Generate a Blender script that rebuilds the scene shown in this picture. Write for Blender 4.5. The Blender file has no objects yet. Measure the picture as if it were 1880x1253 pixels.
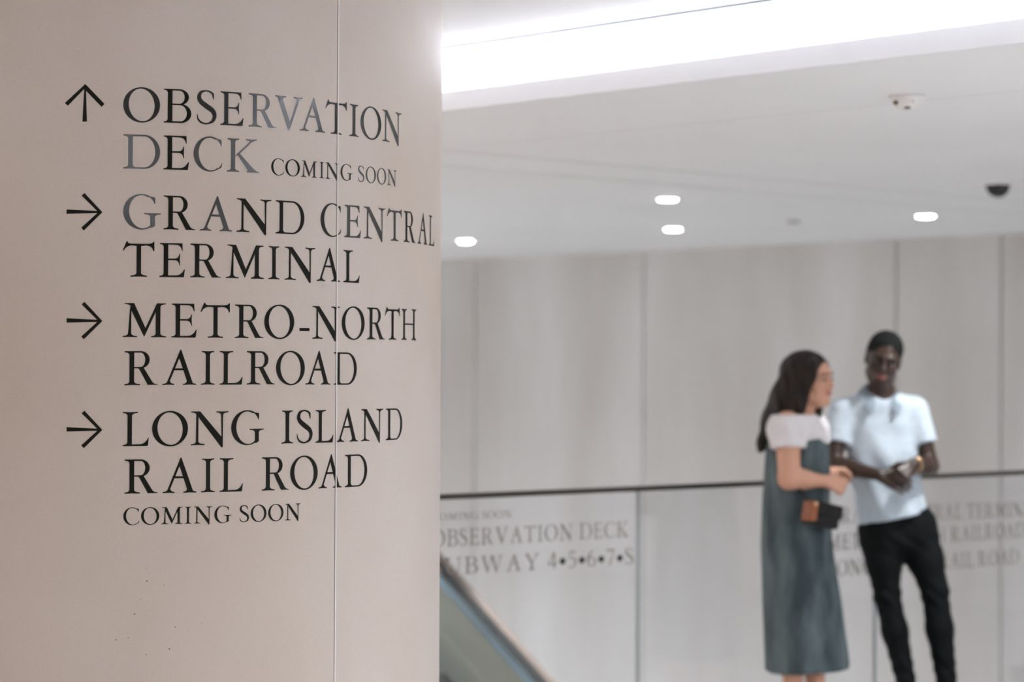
import bpy, bmesh, math, random
import numpy as np
from mathutils import Vector, Matrix
from mathutils.geometry import tessellate_polygon
random.seed(4)
S = bpy.context.scene
COL = S.collection

# ------------------------------------------------------------------ camera
FPX, PITCH, ROLL, YAW = 4358.0, 0.0140, 0.0047, 0.8224
EYE = 1.55
def _basis():
    cp, sp, cr, sr = math.cos(PITCH), math.sin(PITCH), math.cos(ROLL), math.sin(ROLL)
    fw = np.array([0, cp, sp]); up = np.array([0, -sp, cp]); rt = np.array([1.0, 0, 0])
    return cr*rt+sr*up, -sr*rt+cr*up, fw
RT, UP, FW = _basis()
SY, CY = math.sin(YAW), math.cos(YAW)
def c2w(p):                       # viewer-aligned ground frame -> building frame (X along the balustrade, Y along the back wall)
    return np.array([p[0]*SY+p[1]*CY, -p[0]*CY+p[1]*SY, p[2]])
def ray(x, y): return FW+RT*(x-940)/FPX+UP*(626.5-y)/FPX
def rayw(x, y): return c2w(ray(x, y))
def on_plane(x, y, ax, val):      # photo point on a building plane
    d = rayw(x, y); o = EYE if ax == 2 else 0.0
    t = (val-o)/d[ax]
    return np.array([d[0]*t, d[1]*t, EYE+d[2]*t])
def at(x, y, depth):              # photo point at a distance, viewer-aligned frame, z from the floor
    d = ray(x, y); t = depth/d[1]
    return np.array([d[0]*t, depth, EYE+d[2]*t])
cam_d = bpy.data.cameras.new('camera'); cam = bpy.data.objects.new('camera', cam_d); COL.objects.link(cam)
a, b, c = c2w(RT), c2w(UP), -c2w(FW)
cam.matrix_world = Matrix(((a[0], b[0], c[0], 0), (a[1], b[1], c[1], 0), (a[2], b[2], c[2], EYE), (0, 0, 0, 1)))
cam_d.sensor_width = 36; cam_d.sensor_fit = 'HORIZONTAL'; cam_d.lens = FPX*36/1880
cam_d.clip_start = .05; cam_d.clip_end = 200
cam_d.dof.use_dof = True; cam_d.dof.focus_distance = 6.05; cam_d.dof.aperture_fstop = 2.5
S.camera = cam
S.view_settings.view_transform = 'Standard'; S.view_settings.look = 'None'
S.view_settings.gamma = 1; S.view_settings.exposure = 2.03; S.view_settings.use_curve_mapping = False
S.cycles.use_denoising = True
S.cycles.max_bounces = 10; S.cycles.diffuse_bounces = 6; S.cycles.transparent_max_bounces = 16
S.cycles.sample_clamp_indirect = 6
S.cycles.caustics_reflective = False; S.cycles.caustics_refractive = False

W = bpy.data.worlds.new('world'); S.world = W; W.use_nodes = True
W.node_tree.nodes['Background'].inputs[0].default_value = (.9, .92, 1, 1)
W.node_tree.nodes['Background'].inputs[1].default_value = .1

# ------------------------------------------------------------------ the place, in metres
CEIL, UPPER = 2.55, 2.76
COVE = (on_plane(812, 203, 2, CEIL)[0]+on_plane(1880, 78, 2, CEIL)[0])/2       # edge of the raised ceiling
WALL = (on_plane(1000, 470, 2, CEIL)[0]+on_plane(1800, 432, 2, CEIL)[0])/2     # back wall
RAIL = 1.07
GUARD = (on_plane(812, 905, 2, RAIL)[1]+on_plane(1880, 866, 2, RAIL)[1])/2     # balustrade
COVE0 = 0.6
print('COVE', COVE, 'WALL', WALL, 'GUARD', GUARD)
CD, CTH, CR = 7.0, -0.1753, 7.0*0.1448
CC = np.array([CD*math.sin(CTH), CD*math.cos(CTH), 0]); CW = c2w(CC)

# ------------------------------------------------------------------ lights of the hall
def area(name, loc, sx, sy, power, col, up=False, rz=0, spread=180):
    l = bpy.data.lights.new(name, 'AREA'); l.shape = 'RECTANGLE'; l.size = sx; l.size_y = sy
    l.energy = power; l.color = col; l.spread = math.radians(spread)
    o = bpy.data.objects.new(name, l); COL.objects.link(o); o.location = loc
    o.rotation_euler = (math.pi if up else 0, 0, rz); return o
WARM = (.96, .98, 1.0); COOL = (.90, .95, 1.0); COVEC = (.90, .92, 1.0)
area('cove_light', (COVE+.13, 7.5, CEIL+.055), .05, 33, 56, COVEC, True)
area('cove_light', (COVE0-.13, 7.5, CEIL+.055), .05, 33, 56, COVEC, True)

# ------------------------------------------------------------------ materials
def mat(name, col, rough=.5, metal=0, **kw):
    m = bpy.data.materials.new(name); m.use_nodes = True
    p = m.node_tree.nodes['Principled BSDF']
    p.inputs['Base Color'].default_value = (*col, 1); p.inputs['Roughness'].default_value = rough
    p.inputs['Metallic'].default_value = metal
    for k, v in kw.items():
        p.inputs[k.replace('_', ' ')].default_value = v
    return m
def nodes(m): return m.node_tree.nodes, m.node_tree.links, m.node_tree.nodes['Principled BSDF']
def noise_col(m, c1, c2, scale=4, detail=5, stretch=(1, 1, 1), lo=.35, hi=.65, bump=0, bscale=None):
    n, l, p = nodes(m)
    tc = n.new('ShaderNodeTexCoord'); mp = n.new('ShaderNodeMapping'); mp.inputs['Scale'].default_value = stretch
    nz = n.new('ShaderNodeTexNoise'); nz.inputs['Scale'].default_value = scale; nz.inputs['Detail'].default_value = detail
    rp = n.new('ShaderNodeValToRGB')
    rp.color_ramp.elements[0].position = lo; rp.color_ramp.elements[0].color = (*c1, 1)
    rp.color_ramp.elements[1].position = hi; rp.color_ramp.elements[1].color = (*c2, 1)
    l.new(tc.outputs['Object'], mp.inputs[0]); l.new(mp.outputs[0], nz.inputs[0]); l.new(nz.outputs[0], rp.inputs[0])
    l.new(rp.outputs[0], p.inputs['Base Color'])
    if bump:
        b = n.new('ShaderNodeBump'); b.inputs['Strength'].default_value = bump; b.inputs['Distance'].default_value = .002
        z = n.new('ShaderNodeTexNoise'); z.inputs['Scale'].default_value = bscale or scale*20; z.inputs['Detail'].default_value = 3
        l.new(mp.outputs[0], z.inputs[0]); l.new(z.outputs[0], b.inputs['Height']); l.new(b.outputs[0], p.inputs['Normal'])
    return m
M = {}
M['wall'] = noise_col(mat('pale_stone_panel', (.6, .58, .55), .55), (.62, .585, .555), (.765, .755, .745), .8, 7, (1, 1.5, .4), .32, .68)
M['ceiling'] = noise_col(mat('white_plaster', (.8, .78, .77), .7), (.84, .84, .85), (.87, .87, .88), .6, 3)
M['cove'] = mat('white_cove_paint', (.88, .885, .90), .6)
M['warm_wall'] = noise_col(mat('warm_stone', (.5, .4, .3), .55), (.46, .35, .26), (.54, .43, .34), 1.2, 5)
M['seam'] = mat('shadow_gap', (.62, .61, .60), .7)
M['gap'] = mat('blue_grey_gap', (.12, .16, .21), .6)
M['joint'] = mat('panel_joint', (.60, .57, .54), .7)
M['floor'] = noise_col(mat('beige_terrazzo', (.5, .47, .44), .25), (.60, .59, .58), (.68, .67, .66), 30, 6)
M['vinyl'] = mat('black_vinyl', (.010, .010, .007), .45, Specular_IOR_Level=.12)
M['vinyl_satin'] = mat('satin_vinyl', (.013, .013, .011), .2, Specular_IOR_Level=.3)
M['vinyl_gloss'] = mat('glossy_vinyl', (.02, .02, .019), .16, Specular_IOR_Level=.75, IOR=1.5)
M['vinyl_far'] = mat('dark_brown_vinyl', (.22, .195, .17), .4)
M['dot'] = mat('black_dot', (.008, .008, .008), .4)
M['strip'] = mat('pale_joint_strip', (.70, .66, .63), .4)
M['stripdark'] = mat('joint_shadow_gap', (.22, .19, .17), .6)
M['dark_metal'] = mat('dark_bronze_metal', (.06, .052, .042), .35, .6)
M['steel'] = mat('brushed_steel', (.55, .80, 1.0), .3, .5)
M['rubber'] = mat('black_rubber', (.012, .015, .015), .6, Specular_IOR_Level=.15)
M['brown_halo'] = mat('brown_halo_paint', (.20, .15, .12), .6)
M['green_panel'] = mat('grey_green_panel', (.50, .56, .51), .35)
M['step'] = mat('step_aluminium', (.20, .215, .205), .4, .6)
M['white_plastic'] = mat('white_plastic', (.80, .775, .76), .4)
M['lens'] = mat('brown_lens', (.16, .12, .09), .25)
M['smoked'] = mat('smoked_dome', (.012, .016, .014), .12, Specular_IOR_Level=.5)
def emit(name, col, s):
    m = mat(name, col); p = nodes(m)[2]
    p.inputs['Emission Color'].default_value = (*col, 1); p.inputs['Emission Strength'].default_value = s; return m
M['lamp'] = emit('lit_downlight_lens', (1, .97, .95), 26)
def glass(name, tint, alpha):
    m = bpy.data.materials.new(name); m.use_nodes = True; n, l = m.node_tree.nodes, m.node_tree.links
    n.remove(n['Principled BSDF']); out = n['Material Output']
    t = n.new('ShaderNodeBsdfTransparent'); t.inputs[0].default_value = (*tint, 1)
    g = n.new('ShaderNodeBsdfGlossy'); g.inputs['Roughness'].default_value = .02
    mx = n.new('ShaderNodeMixShader'); mx.inputs[0].default_value = alpha
    l.new(t.outputs[0], mx.inputs[1]); l.new(g.outputs[0], mx.inputs[2]); l.new(mx.outputs[0], out.inputs[0]); return m
M['glass'] = glass('clear_glass', (.965, .975, .985), .05)
M['glass_edge'] = mat('glass_edge', (.36, .41, .44), .3)
# column stone: warm satin stone with fine grain and a patch of dark specks
m = noise_col(mat('column_stone', (.55, .5, .47), .42, Specular_IOR_Level=.3), (.51, .428, .36), (.58, .51, .465), 1.3, 6, (1, 1, .6), .3, .7)
n, l, p = nodes(m)
rp = [x for x in n if x.type == 'VALTORGB'][0]; tc = [x for x in n if x.type == 'TEX_COORD'][0]
g = n.new('ShaderNodeTexNoise'); g.inputs['Scale'].default_value = 420; g.inputs['Detail'].default_value = 2
l.new(tc.outputs['Object'], g.inputs[0])
gr = n.new('ShaderNodeMapRange'); gr.inputs[1].default_value = .3; gr.inputs[2].default_value = .7
gr.inputs[3].default_value = .955; gr.inputs[4].default_value = 1.045; l.new(g.outputs[0], gr.inputs[0])
mx = n.new('ShaderNodeMix'); mx.data_type = 'RGBA'; mx.blend_type = 'MULTIPLY'; mx.inputs[0].default_value = 1
l.new(rp.outputs[0], mx.inputs[6]); l.new(gr.outputs[0], mx.inputs[7])
vo = n.new('ShaderNodeTexVoronoi'); vo.inputs['Scale'].default_value = 75; l.new(tc.outputs['Object'], vo.inputs['Vector'])
hs = n.new('ShaderNodeSeparateColor'); l.new(vo.outputs['Color'], hs.inputs[0])
rad = n.new('ShaderNodeMapRange'); rad.inputs[1].default_value = .80; rad.inputs[2].default_value = 1.0
rad.inputs[3].default_value = 0; rad.inputs[4].default_value = .16; l.new(hs.outputs[0], rad.inputs[0])
lt = n.new('ShaderNodeMath'); lt.operation = 'LESS_THAN'; l.new(vo.outputs['Distance'], lt.inputs[0]); l.new(rad.outputs[0], lt.inputs[1])
def col_hit(x, y):
    d = ray(x, y); A = d[0]**2+d[1]**2; B = d[0]*CC[0]+d[1]*CC[1]; C_ = CC[0]**2+CC[1]**2-CR**2
    t = (B-math.sqrt(max(B*B-A*C_, 0)))/A
    q = d*t; return np.array([q[0], q[1], EYE+q[2]])
sp = c2w(col_hit(285, 1105)-CC)
vd = n.new('ShaderNodeVectorMath'); vd.operation = 'DISTANCE'; l.new(tc.outputs['Object'], vd.inputs[0]); vd.inputs[1].default_value = tuple(sp)
ms = n.new('ShaderNodeMath'); ms.operation = 'LESS_THAN'; l.new(vd.outputs['Value'], ms.inputs[0]); ms.inputs[1].default_value = .135
an = n.new('ShaderNodeMath'); an.operation = 'MULTIPLY'; l.new(lt.outputs[0], an.inputs[0]); l.new(ms.outputs[0], an.inputs[1])
m2 = n.new('ShaderNodeMix'); m2.data_type = 'RGBA'; l.new(an.outputs[0], m2.inputs[0]); l.new(mx.outputs[2], m2.inputs[6])
m2.inputs[7].default_value = (.13, .11, .095, 1); l.new(m2.outputs[2], p.inputs['Base Color'])
bp = n.new('ShaderNodeBump'); bp.inputs['Strength'].default_value = .12; bp.inputs['Distance'].default_value = .001
l.new(g.outputs[0], bp.inputs['Height']); l.new(bp.outputs[0], p.inputs['Normal'])
M['column'] = m

# ------------------------------------------------------------------ helpers
def link(name, me, m, parent=None, smooth=False):
    o = bpy.data.objects.new(name, me); COL.objects.link(o)
    if m: me.materials.append(m)
    if parent: o.parent = parent
    if smooth: me.polygons.foreach_set('use_smooth', [True]*len(me.polygons))
    return o
def obj(name, bm, m, parent=None, smooth=False):
    me = bpy.data.meshes.new(name); bm.to_mesh(me); bm.free(); return link(name, me, m, parent, smooth)
def empty(name, loc=(0, 0, 0), rz=0):
    o = bpy.data.objects.new(name, None); COL.objects.link(o); o.location = loc; o.rotation_euler = (0, 0, rz); return o
def tag(o, label=None, cat=None, group=None, kind=None):
    for k, v in (('label', label), ('category', cat), ('group', group), ('kind', kind)):
        if v: o[k] = v
    return o
def box(bm, lo, hi, bevel=0):
    r = bmesh.ops.create_cube(bm, size=1)
    vs = r['verts']
    for v in vs: v.co = Vector([lo[i]+(v.co[i]+.5)*(hi[i]-lo[i]) for i in range(3)])
    if bevel:
        es = list({e for v in vs for e in v.link_edges})
        bmesh.ops.bevel(bm, geom=es, offset=bevel, segments=2, profile=.5, affect='EDGES')
def boxes(*bs):
    bm = bmesh.new()
    for lo, hi in bs: box(bm, lo, hi)
    return bm
def struct(name, bm, m): return tag(obj(name, bm, m), kind='structure')
def lathe(bm, prof, seg=48, c=(0, 0, 0)):
    rings = []
    for r, z in prof:
        if r < 1e-6: rings.append([bm.verts.new((c[0], c[1], c[2]+z))])
        else: rings.append([bm.verts.new((c[0]+r*math.cos(2*math.pi*i/seg), c[1]+r*math.sin(2*math.pi*i/seg), c[2]+z)) for i in range(seg)])
    for A, B in zip(rings, rings[1:]):
        for i in range(seg):
            j = (i+1) % seg
            if len(A) == 1 and len(B) == 1: continue
            if len(A) == 1: bm.faces.new((A[0], B[j], B[i]))
            elif len(B) == 1: bm.faces.new((A[i], A[j], B[0]))
            else: bm.faces.new((A[i], A[j], B[j], B[i]))
    bmesh.ops.recalc_face_normals(bm, faces=bm.faces)
def extrude_profile(bm, path, prof, closed=True):   # prof: list of (across X, normal) offsets; path: list of (point, nrm) along YZ
    rows = []
    for P, N in path:
        rows.append([bm.verts.new((P[0]+a_, P[1]+N[1]*b_, P[2]+N[2]*b_)) for a_, b_ in prof])
    k = len(prof)
    for A, B in zip(rows, rows[1:]):
        for i in range(k if closed else k-1): bm.faces.new((A[i], A[(i+1) % k], B[(i+1) % k], B[i]))
    if closed:
        bm.faces.new(rows[0]); bm.faces.new(rows[-1][::-1])
    bmesh.ops.recalc_face_normals(bm, faces=bm.faces)

# ------------------------------------------------------------------ room shell
V0, V1, U0 = -9.0, 25.0, -9.0
WELL = 9.75                     # the open well runs along the back wall from here
LAND = 12.0
struct('floor', boxes(((U0, V0, -.40), (WALL, GUARD-.02, -.07)), ((U0, GUARD-.02, -.40), (8.0, LAND, -.07)), ((U0, LAND, -.40), (WELL, V1, -.07))), M['floor'])
struct('floor', boxes(((8.0, V0, -5.2), (WALL, V1, -5.0))), M['floor'])
# back wall of tall stone panels with narrow joints
bm = bmesh.new()
js = sorted({on_plane(px, 600, 0, WALL)[1] for px in (872, 1182, 1645, 1838)})
step = js[1]-js[0]
ed = [V0]+[js[0]-1.9*k for k in range(9, 0, -1) if js[0]-1.9*k > V0+.3]+js+[js[-1]+2.35*k for k in range(1, 9) if js[-1]+2.35*k < V1-.3]+[V1]
for A, B in zip(ed, ed[1:]): box(bm, (WALL, A+.008, -5.0), (WALL+.05, B-.008, CEIL+.3))
struct('wall_back', bm, M['wall'])
struct('wall_back', boxes(((WALL+.05, V0, -5.2), (WALL+.2, V1, CEIL+.4))), M['joint'])
struct('wall_left', boxes(((U0, V1, -5.2), (WALL+.2, V1+.2, CEIL+.4))), M['warm_wall'])
struct('wall_right', boxes(((U0, V0-.2, -5.2), (WALL+.2, V0, CEIL+.4))), M['wall'])
struct('wall_front', boxes(((U0-.2, V0, -.35), (U0, V1, CEIL+.4))), M['warm_wall'])
struct('wall_well', boxes(((7.8, V0, -5.0), (8.0, V1, -.35))), M['wall'])
# ceilings
struct('ceiling', boxes(((COVE+.02, V0, CEIL), (WALL, V1, CEIL+.02))), M['ceiling'])
struct('ceiling', boxes(((U0, V0, CEIL), (COVE0-.02, V1, CEIL+.02))), M['ceiling'])
sg = (on_plane(925, 72, 2, UPPER)[0]+on_plane(1404, 0, 2, UPPER)[0])/2
print('SEAM', sg)
struct('ceiling', boxes(((COVE0-.5, V0, UPPER), (sg-.004, V1, UPPER+.05)), ((sg+.004, V0, UPPER), (COVE+.5, V1, UPPER+.05)),
        ((COVE+.48, V0, CEIL+.02), (COVE+.5, V1, UPPER)), ((COVE0-.5, V0, CEIL+.02), (COVE0-.48, V1, UPPER))), M['cove'])
struct('ceiling', boxes(((COVE0-.5, V0, UPPER+.05), (COVE+.5, V1, UPPER+.08))), M['gap'])
struct('trim_1', boxes(((COVE, V0, CEIL), (COVE+.02, V1, CEIL+.072)), ((COVE0-.02, V0, CEIL), (COVE0, V1, CEIL+.072))), M['cove'])
struct('trim_4', boxes(((sg-.006, V0, UPPER-.005), (sg+.004, V1, UPPER))), M['gap'])
# shallow seams in the low ceiling: two running away along the balustrade, one across
s1 = on_plane(1345, 323, 2, CEIL)[1]; s2 = on_plane(1345, 349, 2, CEIL)[1]
struct('trim_2', boxes(((COVE+.02, s1-.004, CEIL-.0015), (WALL, s1+.004, CEIL+.001)), ((COVE+.02, s2-.004, CEIL-.0015), (WALL, s2+.004, CEIL+.001))), M['seam'])
s3 = on_plane(1760, 178, 2, CEIL)[0]
struct('trim_3', boxes(((s3-.001, V0, CEIL-.0008), (s3+.001, V1, CEIL+.001))), M['seam'])

# ------------------------------------------------------------------ lettering: roman capitals drawn by hand
def bez(p0, p1, p2, n=6):
    return [((1-t)**2*p0[0]+2*t*(1-t)*p1[0]+t*t*p2[0], (1-t)**2*p0[1]+2*t*(1-t)*p1[1]+t*t*p2[1]) for t in [i/n for i in range(n+1)]]
def foot(x0, x1, l, r, y=0, d=1, t=.034, b=.085, cx0=None, cx1=None):      # bracketed serif under (d=1) or over (d=-1) a stem
    cx0 = x0 if cx0 is None else cx0; cx1 = x1 if cx1 is None else cx1
    P = [(l+.012, y), ((l+r)/2, y+d*.008), (r-.012, y), (r, y+d*t*.5), (r-.012, y+d*t)]
    P += bez((r-.03, y+d*(t+.004)), (cx1+.01, y+d*(t+.012)), (cx1, y+d*(t+b)))
    P += bez((cx0, y+d*(t+b)), (cx0-.01, y+d*(t+.012)), (l+.03, y+d*(t+.004)))
    P += [(l+.012, y+d*t), (l, y+d*t*.5)]
    return P
def half(x0, x1, l, y=0, d=1, t=.034, b=.085):                             # serif only on the left of a stem
    P = [(x1, y), (l+.012, y), (l, y+d*t*.5), (l+.012, y+d*t)]+bez((l+.03, y+d*(t+.004)), (x0-.01, y+d*(t+.012)), (x0, y+d*(t+b)))
    return P+[(x1, y+d*(t+b))]
class Quad(list): pass
def rect(x0, y0, x1, y1): return [(x0, y0), (x1, y0), (x1, y1), (x0, y1)]
def ring(cx, cy, rx, ry, ix, iy, tilt=0, a0=0, a1=360, n=56, icx=0):
    out = []; k = math.radians(tilt)
    A = [math.radians(a0+(a1-a0)*i/n) for i in range(n+1)]
    o = [(cx+rx*math.cos(t), cy+ry*math.sin(t)) for t in A]
    i_ = [(cx+icx+ix*math.cos(t)*math.cos(k)-iy*math.sin(t)*math.sin(k), cy+ix*math.cos(t)*math.sin(k)+iy*math.sin(t)*math.cos(k)) for t in A]
    return [Quad([o[j], o[j+1], i_[j+1], i_[j]]) for j in range(n)]
def bowl(x, y0, y1, rx, t_top, t_bot, w, n=28, sq=1.0):                    # right-hand bowl on a stem ending at x
    cy, ry = (y0+y1)/2, (y1-y0)/2; k = rx*.42
    def half_(xx, cy_, rxx, ryy, kk):
        P = [(xx, cy_+ryy), (xx+kk, cy_+ryy)]
        P += [(xx+kk+(rxx-kk)*math.sin(math.pi*i/n), cy_+ryy*math.cos(math.pi*i/n)) for i in range(1, n)]
        return P+[(xx+kk, cy_-ryy), (xx, cy_-ryy)]
    o = half_(x, cy, rx, ry, k)
    iy1, iy0 = y1-t_top, y0+t_bot
    i_ = half_(x, (iy0+iy1)/2, rx-w, (iy1-iy0)/2, k)
    return [Quad([o[j], o[j+1], i_[j+1], i_[j]]) for j in range(len(o)-1)]
def stroke(pts, n=9):                                                     # swelling stroke: (x, y, half width) through a spline
    P = np.array(pts, float); P = np.vstack([2*P[0]-P[1], P, 2*P[-1]-P[-2]]); q = []
    for i in range(1, len(P)-2):
        for j in range(n+(i == len(P)-3)):
            t = j/n; a_, b_, c_, d_ = P[i-1:i+3]
            q.append(.5*((2*b_)+(c_-a_)*t+(2*a_-5*b_+4*c_-d_)*t*t+(3*b_-a_-3*c_+d_)*t**3))
    q = np.array(q); T = np.gradient(q[:, :2], axis=0); T /= np.linalg.norm(T, axis=1)[:, None]+1e-9
    Nn = np.stack([-T[:, 1], T[:, 0]], 1)*np.maximum(q[:, 2:3], .004)
    A, B = q[:, :2]+Nn, q[:, :2]-Nn
    return [Quad([tuple(A[i]), tuple(A[i+1]), tuple(B[i+1]), tuple(B[i])]) for i in range(len(q)-1)]
def larm(x, w, tip=.235):                                                 # foot arm of E and L
    return [(x, 0), (w-.055, 0), (w-.03, .012), (w, tip), (w-.017, tip+.004)]+bez((w-.03, tip-.01), (w-.11, .062), (w-.27, .052))+[(x, .05)]+[(x-.02, .10), (x-.02, 0)]
def earm(x, w):
    return [(x-.02, 1), (w, 1), (w+.012, .785), (w-.006, .775)]+bez((w-.02, .80), (w-.045, .945), (w-.19, .952))+[(x, .955)]
def glyph(ch):
    s = .135
    if ch == 'I': return [rect(.155, .03, .155+s, .97), foot(.155, .155+s, 0, .445), foot(.155, .155+s, .02, .425, 1, -1)]
    if ch == 'L': return [rect(.145, .03, .28, .97), half(.145, .28, 0), foot(.145, .28, 0, .46, 1, -1), larm(.28, .78)]
    if ch == 'E':
        mid = [(.26, .545), (.46, .548)]+bez((.46, .548), (.575, .56), (.59, .69))+[(.615, .69), (.606, .52), (.618, .345), (.594, .345)]+bez((.594, .345), (.575, .49), (.46, .498))+[(.26, .498)]
        return [rect(.13, .03, .265, .97), half(.13, .265, 0), half(.13, .265, .01, 1, -1), larm(.265, .76), earm(.265, .68), mid]
    if ch == 'T':
        L_ = [(.125, 1.045), (.105, 1.03), (0, .775), (.018, .76)]+bez((.03, .765), (.10, .905), (.26, .915))+[(.40, .90), (.47, .88), (.47, .968), (.25, .968)]+bez((.25, .968), (.15, .965), (.14, 1.04))
        R_ = [(.47, .968), (.47, .88), (.54, .90), (.68, .915)]+bez((.68, .915), (.86, .905), (.885, .765))+[(.905, .755), (.925, .77), (.92, 1.03), (.90, 1.04)]+bez((.895, 1.035), (.87, .97), (.70, .968))
        return [rect(.40, .03, .535, .95), foot(.40, .535, .22, .715), L_, R_]
    if ch == 'H':
        return [rect(.14, .03, .275, .97), rect(.925, .03, 1.06, .97), rect(.27, .485, .93, .535)]+[f for x in (.14, .925) for f in (foot(x, x+s, x-.14, x+.275), foot(x, x+s, x-.14, x+.275, 1, -1))]
    if ch == 'N':
        return [[(.155, .05), (.225, .05), (.225, .84), (.16, .93)], foot(.16, .222, 0, .415), [(0.012, 1), (.275, 1), (.925, .225), (.93, -.06), (.90, -.07), (.225, .83)]+bez((.165, .90), (.14, .955), (.03, .968))+[(0, .98)],
                [(.895, .97), (.955, .97), (.95, -.06), (.93, -.075), (.90, -.06), (.905, .3)], foot(.898, .955, .745, 1.12, 1, -1)]
    if ch == 'M':
        k = 1.30/505; X = lambda v: v*k
        return [[(X(62), .06), (X(100), .06), (X(101), .80), (X(86), .90)], foot(X(62), X(100), 0, X(170)),
                [(X(26), 1), (X(132), 1), (X(264), .27), (X(252), .03), (X(245), .028), (X(100), .78)]+bez((X(88), .92), (X(78), .955), (X(30), .97))+[(X(14), .985)],
                [(X(262), .27), (X(395), 1), (X(400), .95), (X(380), .735), (X(252), .03), (X(244), .1)], rect(X(380), .03, X(435), .95),
                [(X(393), 1), (X(490), 1), (X(505), .985), (X(492), .968)]+bez((X(480), .966), (X(437), .955), (X(435), .88))+[(X(380), .7)],
                foot(X(380), X(435), X(326), X(505))]
    if ch == 'R':
        return [rect(.152, .03, .295, .97), foot(.152, .295, 0, .475), half(.152, .295, 0, 1, -1)]+bowl(.29, .495, 1, .465, .048, .042, .137)+\
               [[(.34, .512), (.42, .50), (.575, .515), (.84, .09), (.90, .045)]+[(.985, .03), (1.0, .018), (.985, .008), (.70, .008), (.44, .47)]+bez((.44, .47), (.41, .50), (.34, .512))]
    if ch == 'B':
        return [rect(.125, .03, .265, .97), half(.125, .265, 0), half(.125, .265, 0, 1, -1)]+bowl(.26, .53, 1, .50, .046, .04, .13)+bowl(.26, 0, .565, .575, .042, .05, .14)
    if ch == 'D':
        return [rect(.15, .03, .285, .97), half(.15, .285, 0), half(.15, .285, 0, 1, -1)]+bowl(.28, 0, 1, .82, .05, .045, .145)+[[(.28, .0), (.36, .0), (.36, .045)]+bez((.36, .045), (.285, .06), (.28, .15))]
    if ch == 'O': return ring(.54, .5, .54, .522, .375, .478, 8)
    if ch == 'C':
        return ring(.52, .5, .52, .522, .375, .483, 6, 60, 300, 44, .02)+\
               [[(.68, .990), (.78, .952), (.89, .935), (.90, .90), (.905, .745), (.888, .74)]+bez((.888, .74), (.83, .90), (.70, .952)),
                [(.70, .05)]+bez((.70, .052), (.86, .09), (.905, .245))+[(.925, .245), (.905, .12), (.86, .085), (.78, .047), (.70, .012)]]
    if ch == 'G':
        return ring(.54, .5, .54, .522, .385, .483, 6, 58, 318, 46, .02)+\
               [[(.70, .992), (.81, .952), (.93, .935), (.945, .90), (.94, .74), (.922, .735)]+bez((.922, .735), (.86, .90), (.72, .955)),
                rect(.80, .10, .94, .42), [(.80, .12), (.79, .06), (.84, .035), (.94, .09), (.94, .14)],
                [(.62, .465), (.605, .45), (.62, .432)]+bez((.65, .43), (.80, .425), (.80, .34))+[(.94, .34)]+bez((.94, .34), (.94, .43), (1.10, .432))+[(1.125, .45), (1.11, .466)]]
    if ch == 'S':
        return stroke([(.500, .745, .008), (.492, .83, .02), (.455, .925, .030), (.36, .975, .026), (.25, .985, .024), (.12, .93, .045), (.075, .79, .062), (.13, .66, .072), (.30, .53, .078),
                       (.47, .41, .074), (.535, .27, .062), (.49, .11, .045), (.36, .03, .026), (.24, .018, .026), (.12, .06, .03), (.04, .16, .024), (.022, .29, .008)], 8)+[[(.43, .955), (.515, .925), (.515, .74), (.49, .74)]]
    if ch == 'A':
        return [[(.135, .07), (.515, 1.02), (.54, 1.04), (.555, 1.0), (.54, .90), (.50, .80), (.205, .07)], [(.53, 1.04), (.55, 1.04), (.885, .09), (.90, .04), (.76, .04), (.735, .07), (.49, .80)],
                rect(.29, .43, .66, .49), foot(.135, .205, 0, .36, cx0=.148, cx1=.235, b=.075), foot(.735, .885, .60, 1.0, cx0=.715, cx1=.87, b=.075)]
    if ch == 'K':
        return [rect(.14, .03, .28, .97), foot(.14, .28, 0, .42), foot(.14, .28, .02, .41, 1, -1), [(.28, .475), (.31, .47), (.44, .56), (.86, .94), (.92, .955), (.80, .955), (.34, .545)],
                [(.33, .545), (.42, .565), (.95, .06), (1.0, .035), (.72, .03)], [(.66, .0), (1.08, .0), (1.07, .03)]+bez((1.07, .03), (.98, .04), (.90, .12))+[(.78, .10), (.66, .035)],
                foot(.78, .87, .62, 1.0, 1, -1, b=.05, cx0=.79, cx1=.88)]
    if ch == 'V':
        return [[(.09, .93), (.26, .93), (.54, .22), (.50, -.03), (.475, -.03)], [(.80, .93), (.88, .93), (.52, -.03), (.485, -.03), (.51, .16)],
                foot(.09, .26, 0, .40, 1, -1, cx0=.11, cx1=.28, b=.06), foot(.79, .88, .66, 1.0, 1, -1, cx0=.76, cx1=.86, b=.06)]
    if ch == 'U':
        return [rect(.14, .35, .275, .97), rect(.85, .35, .91, .97), foot(.14, .275, 0, .42, 1, -1), foot(.85, .91, .70, 1.06, 1, -1)]+ring(.525, .38, .385, .40, .32, .34, 0, 180, 360, 24)
    if ch == 'W':
        r = []
        for dx in (0, .56):
            r += [[(dx+.09, .95), (dx+.24, .95), (dx+.46, .22), (dx+.42, -.03), (dx+.395, -.03)], [(dx+.66, .95), (dx+.73, .95), (dx+.435, -.03), (dx+.405, -.03)]]
        return r+[foot(.09, .24, 0, .36, 1, -1, b=.05), foot(.65, .80, .55, .90, 1, -1, b=.05), foot(1.21, 1.29, 1.08, 1.42, 1, -1, b=.05)]
    if ch == 'Y':
        return [rect(.43, .03, .565, .47), foot(.43, .565, .27, .73), [(.10, .95), (.26, .95), (.56, .46), (.43, .42)], [(.78, .95), (.86, .95), (.565, .45), (.50, .45)],
                foot(.10, .26, 0, .38, 1, -1, b=.05), foot(.78, .86, .65, 1.0, 1, -1, b=.05)]
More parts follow.
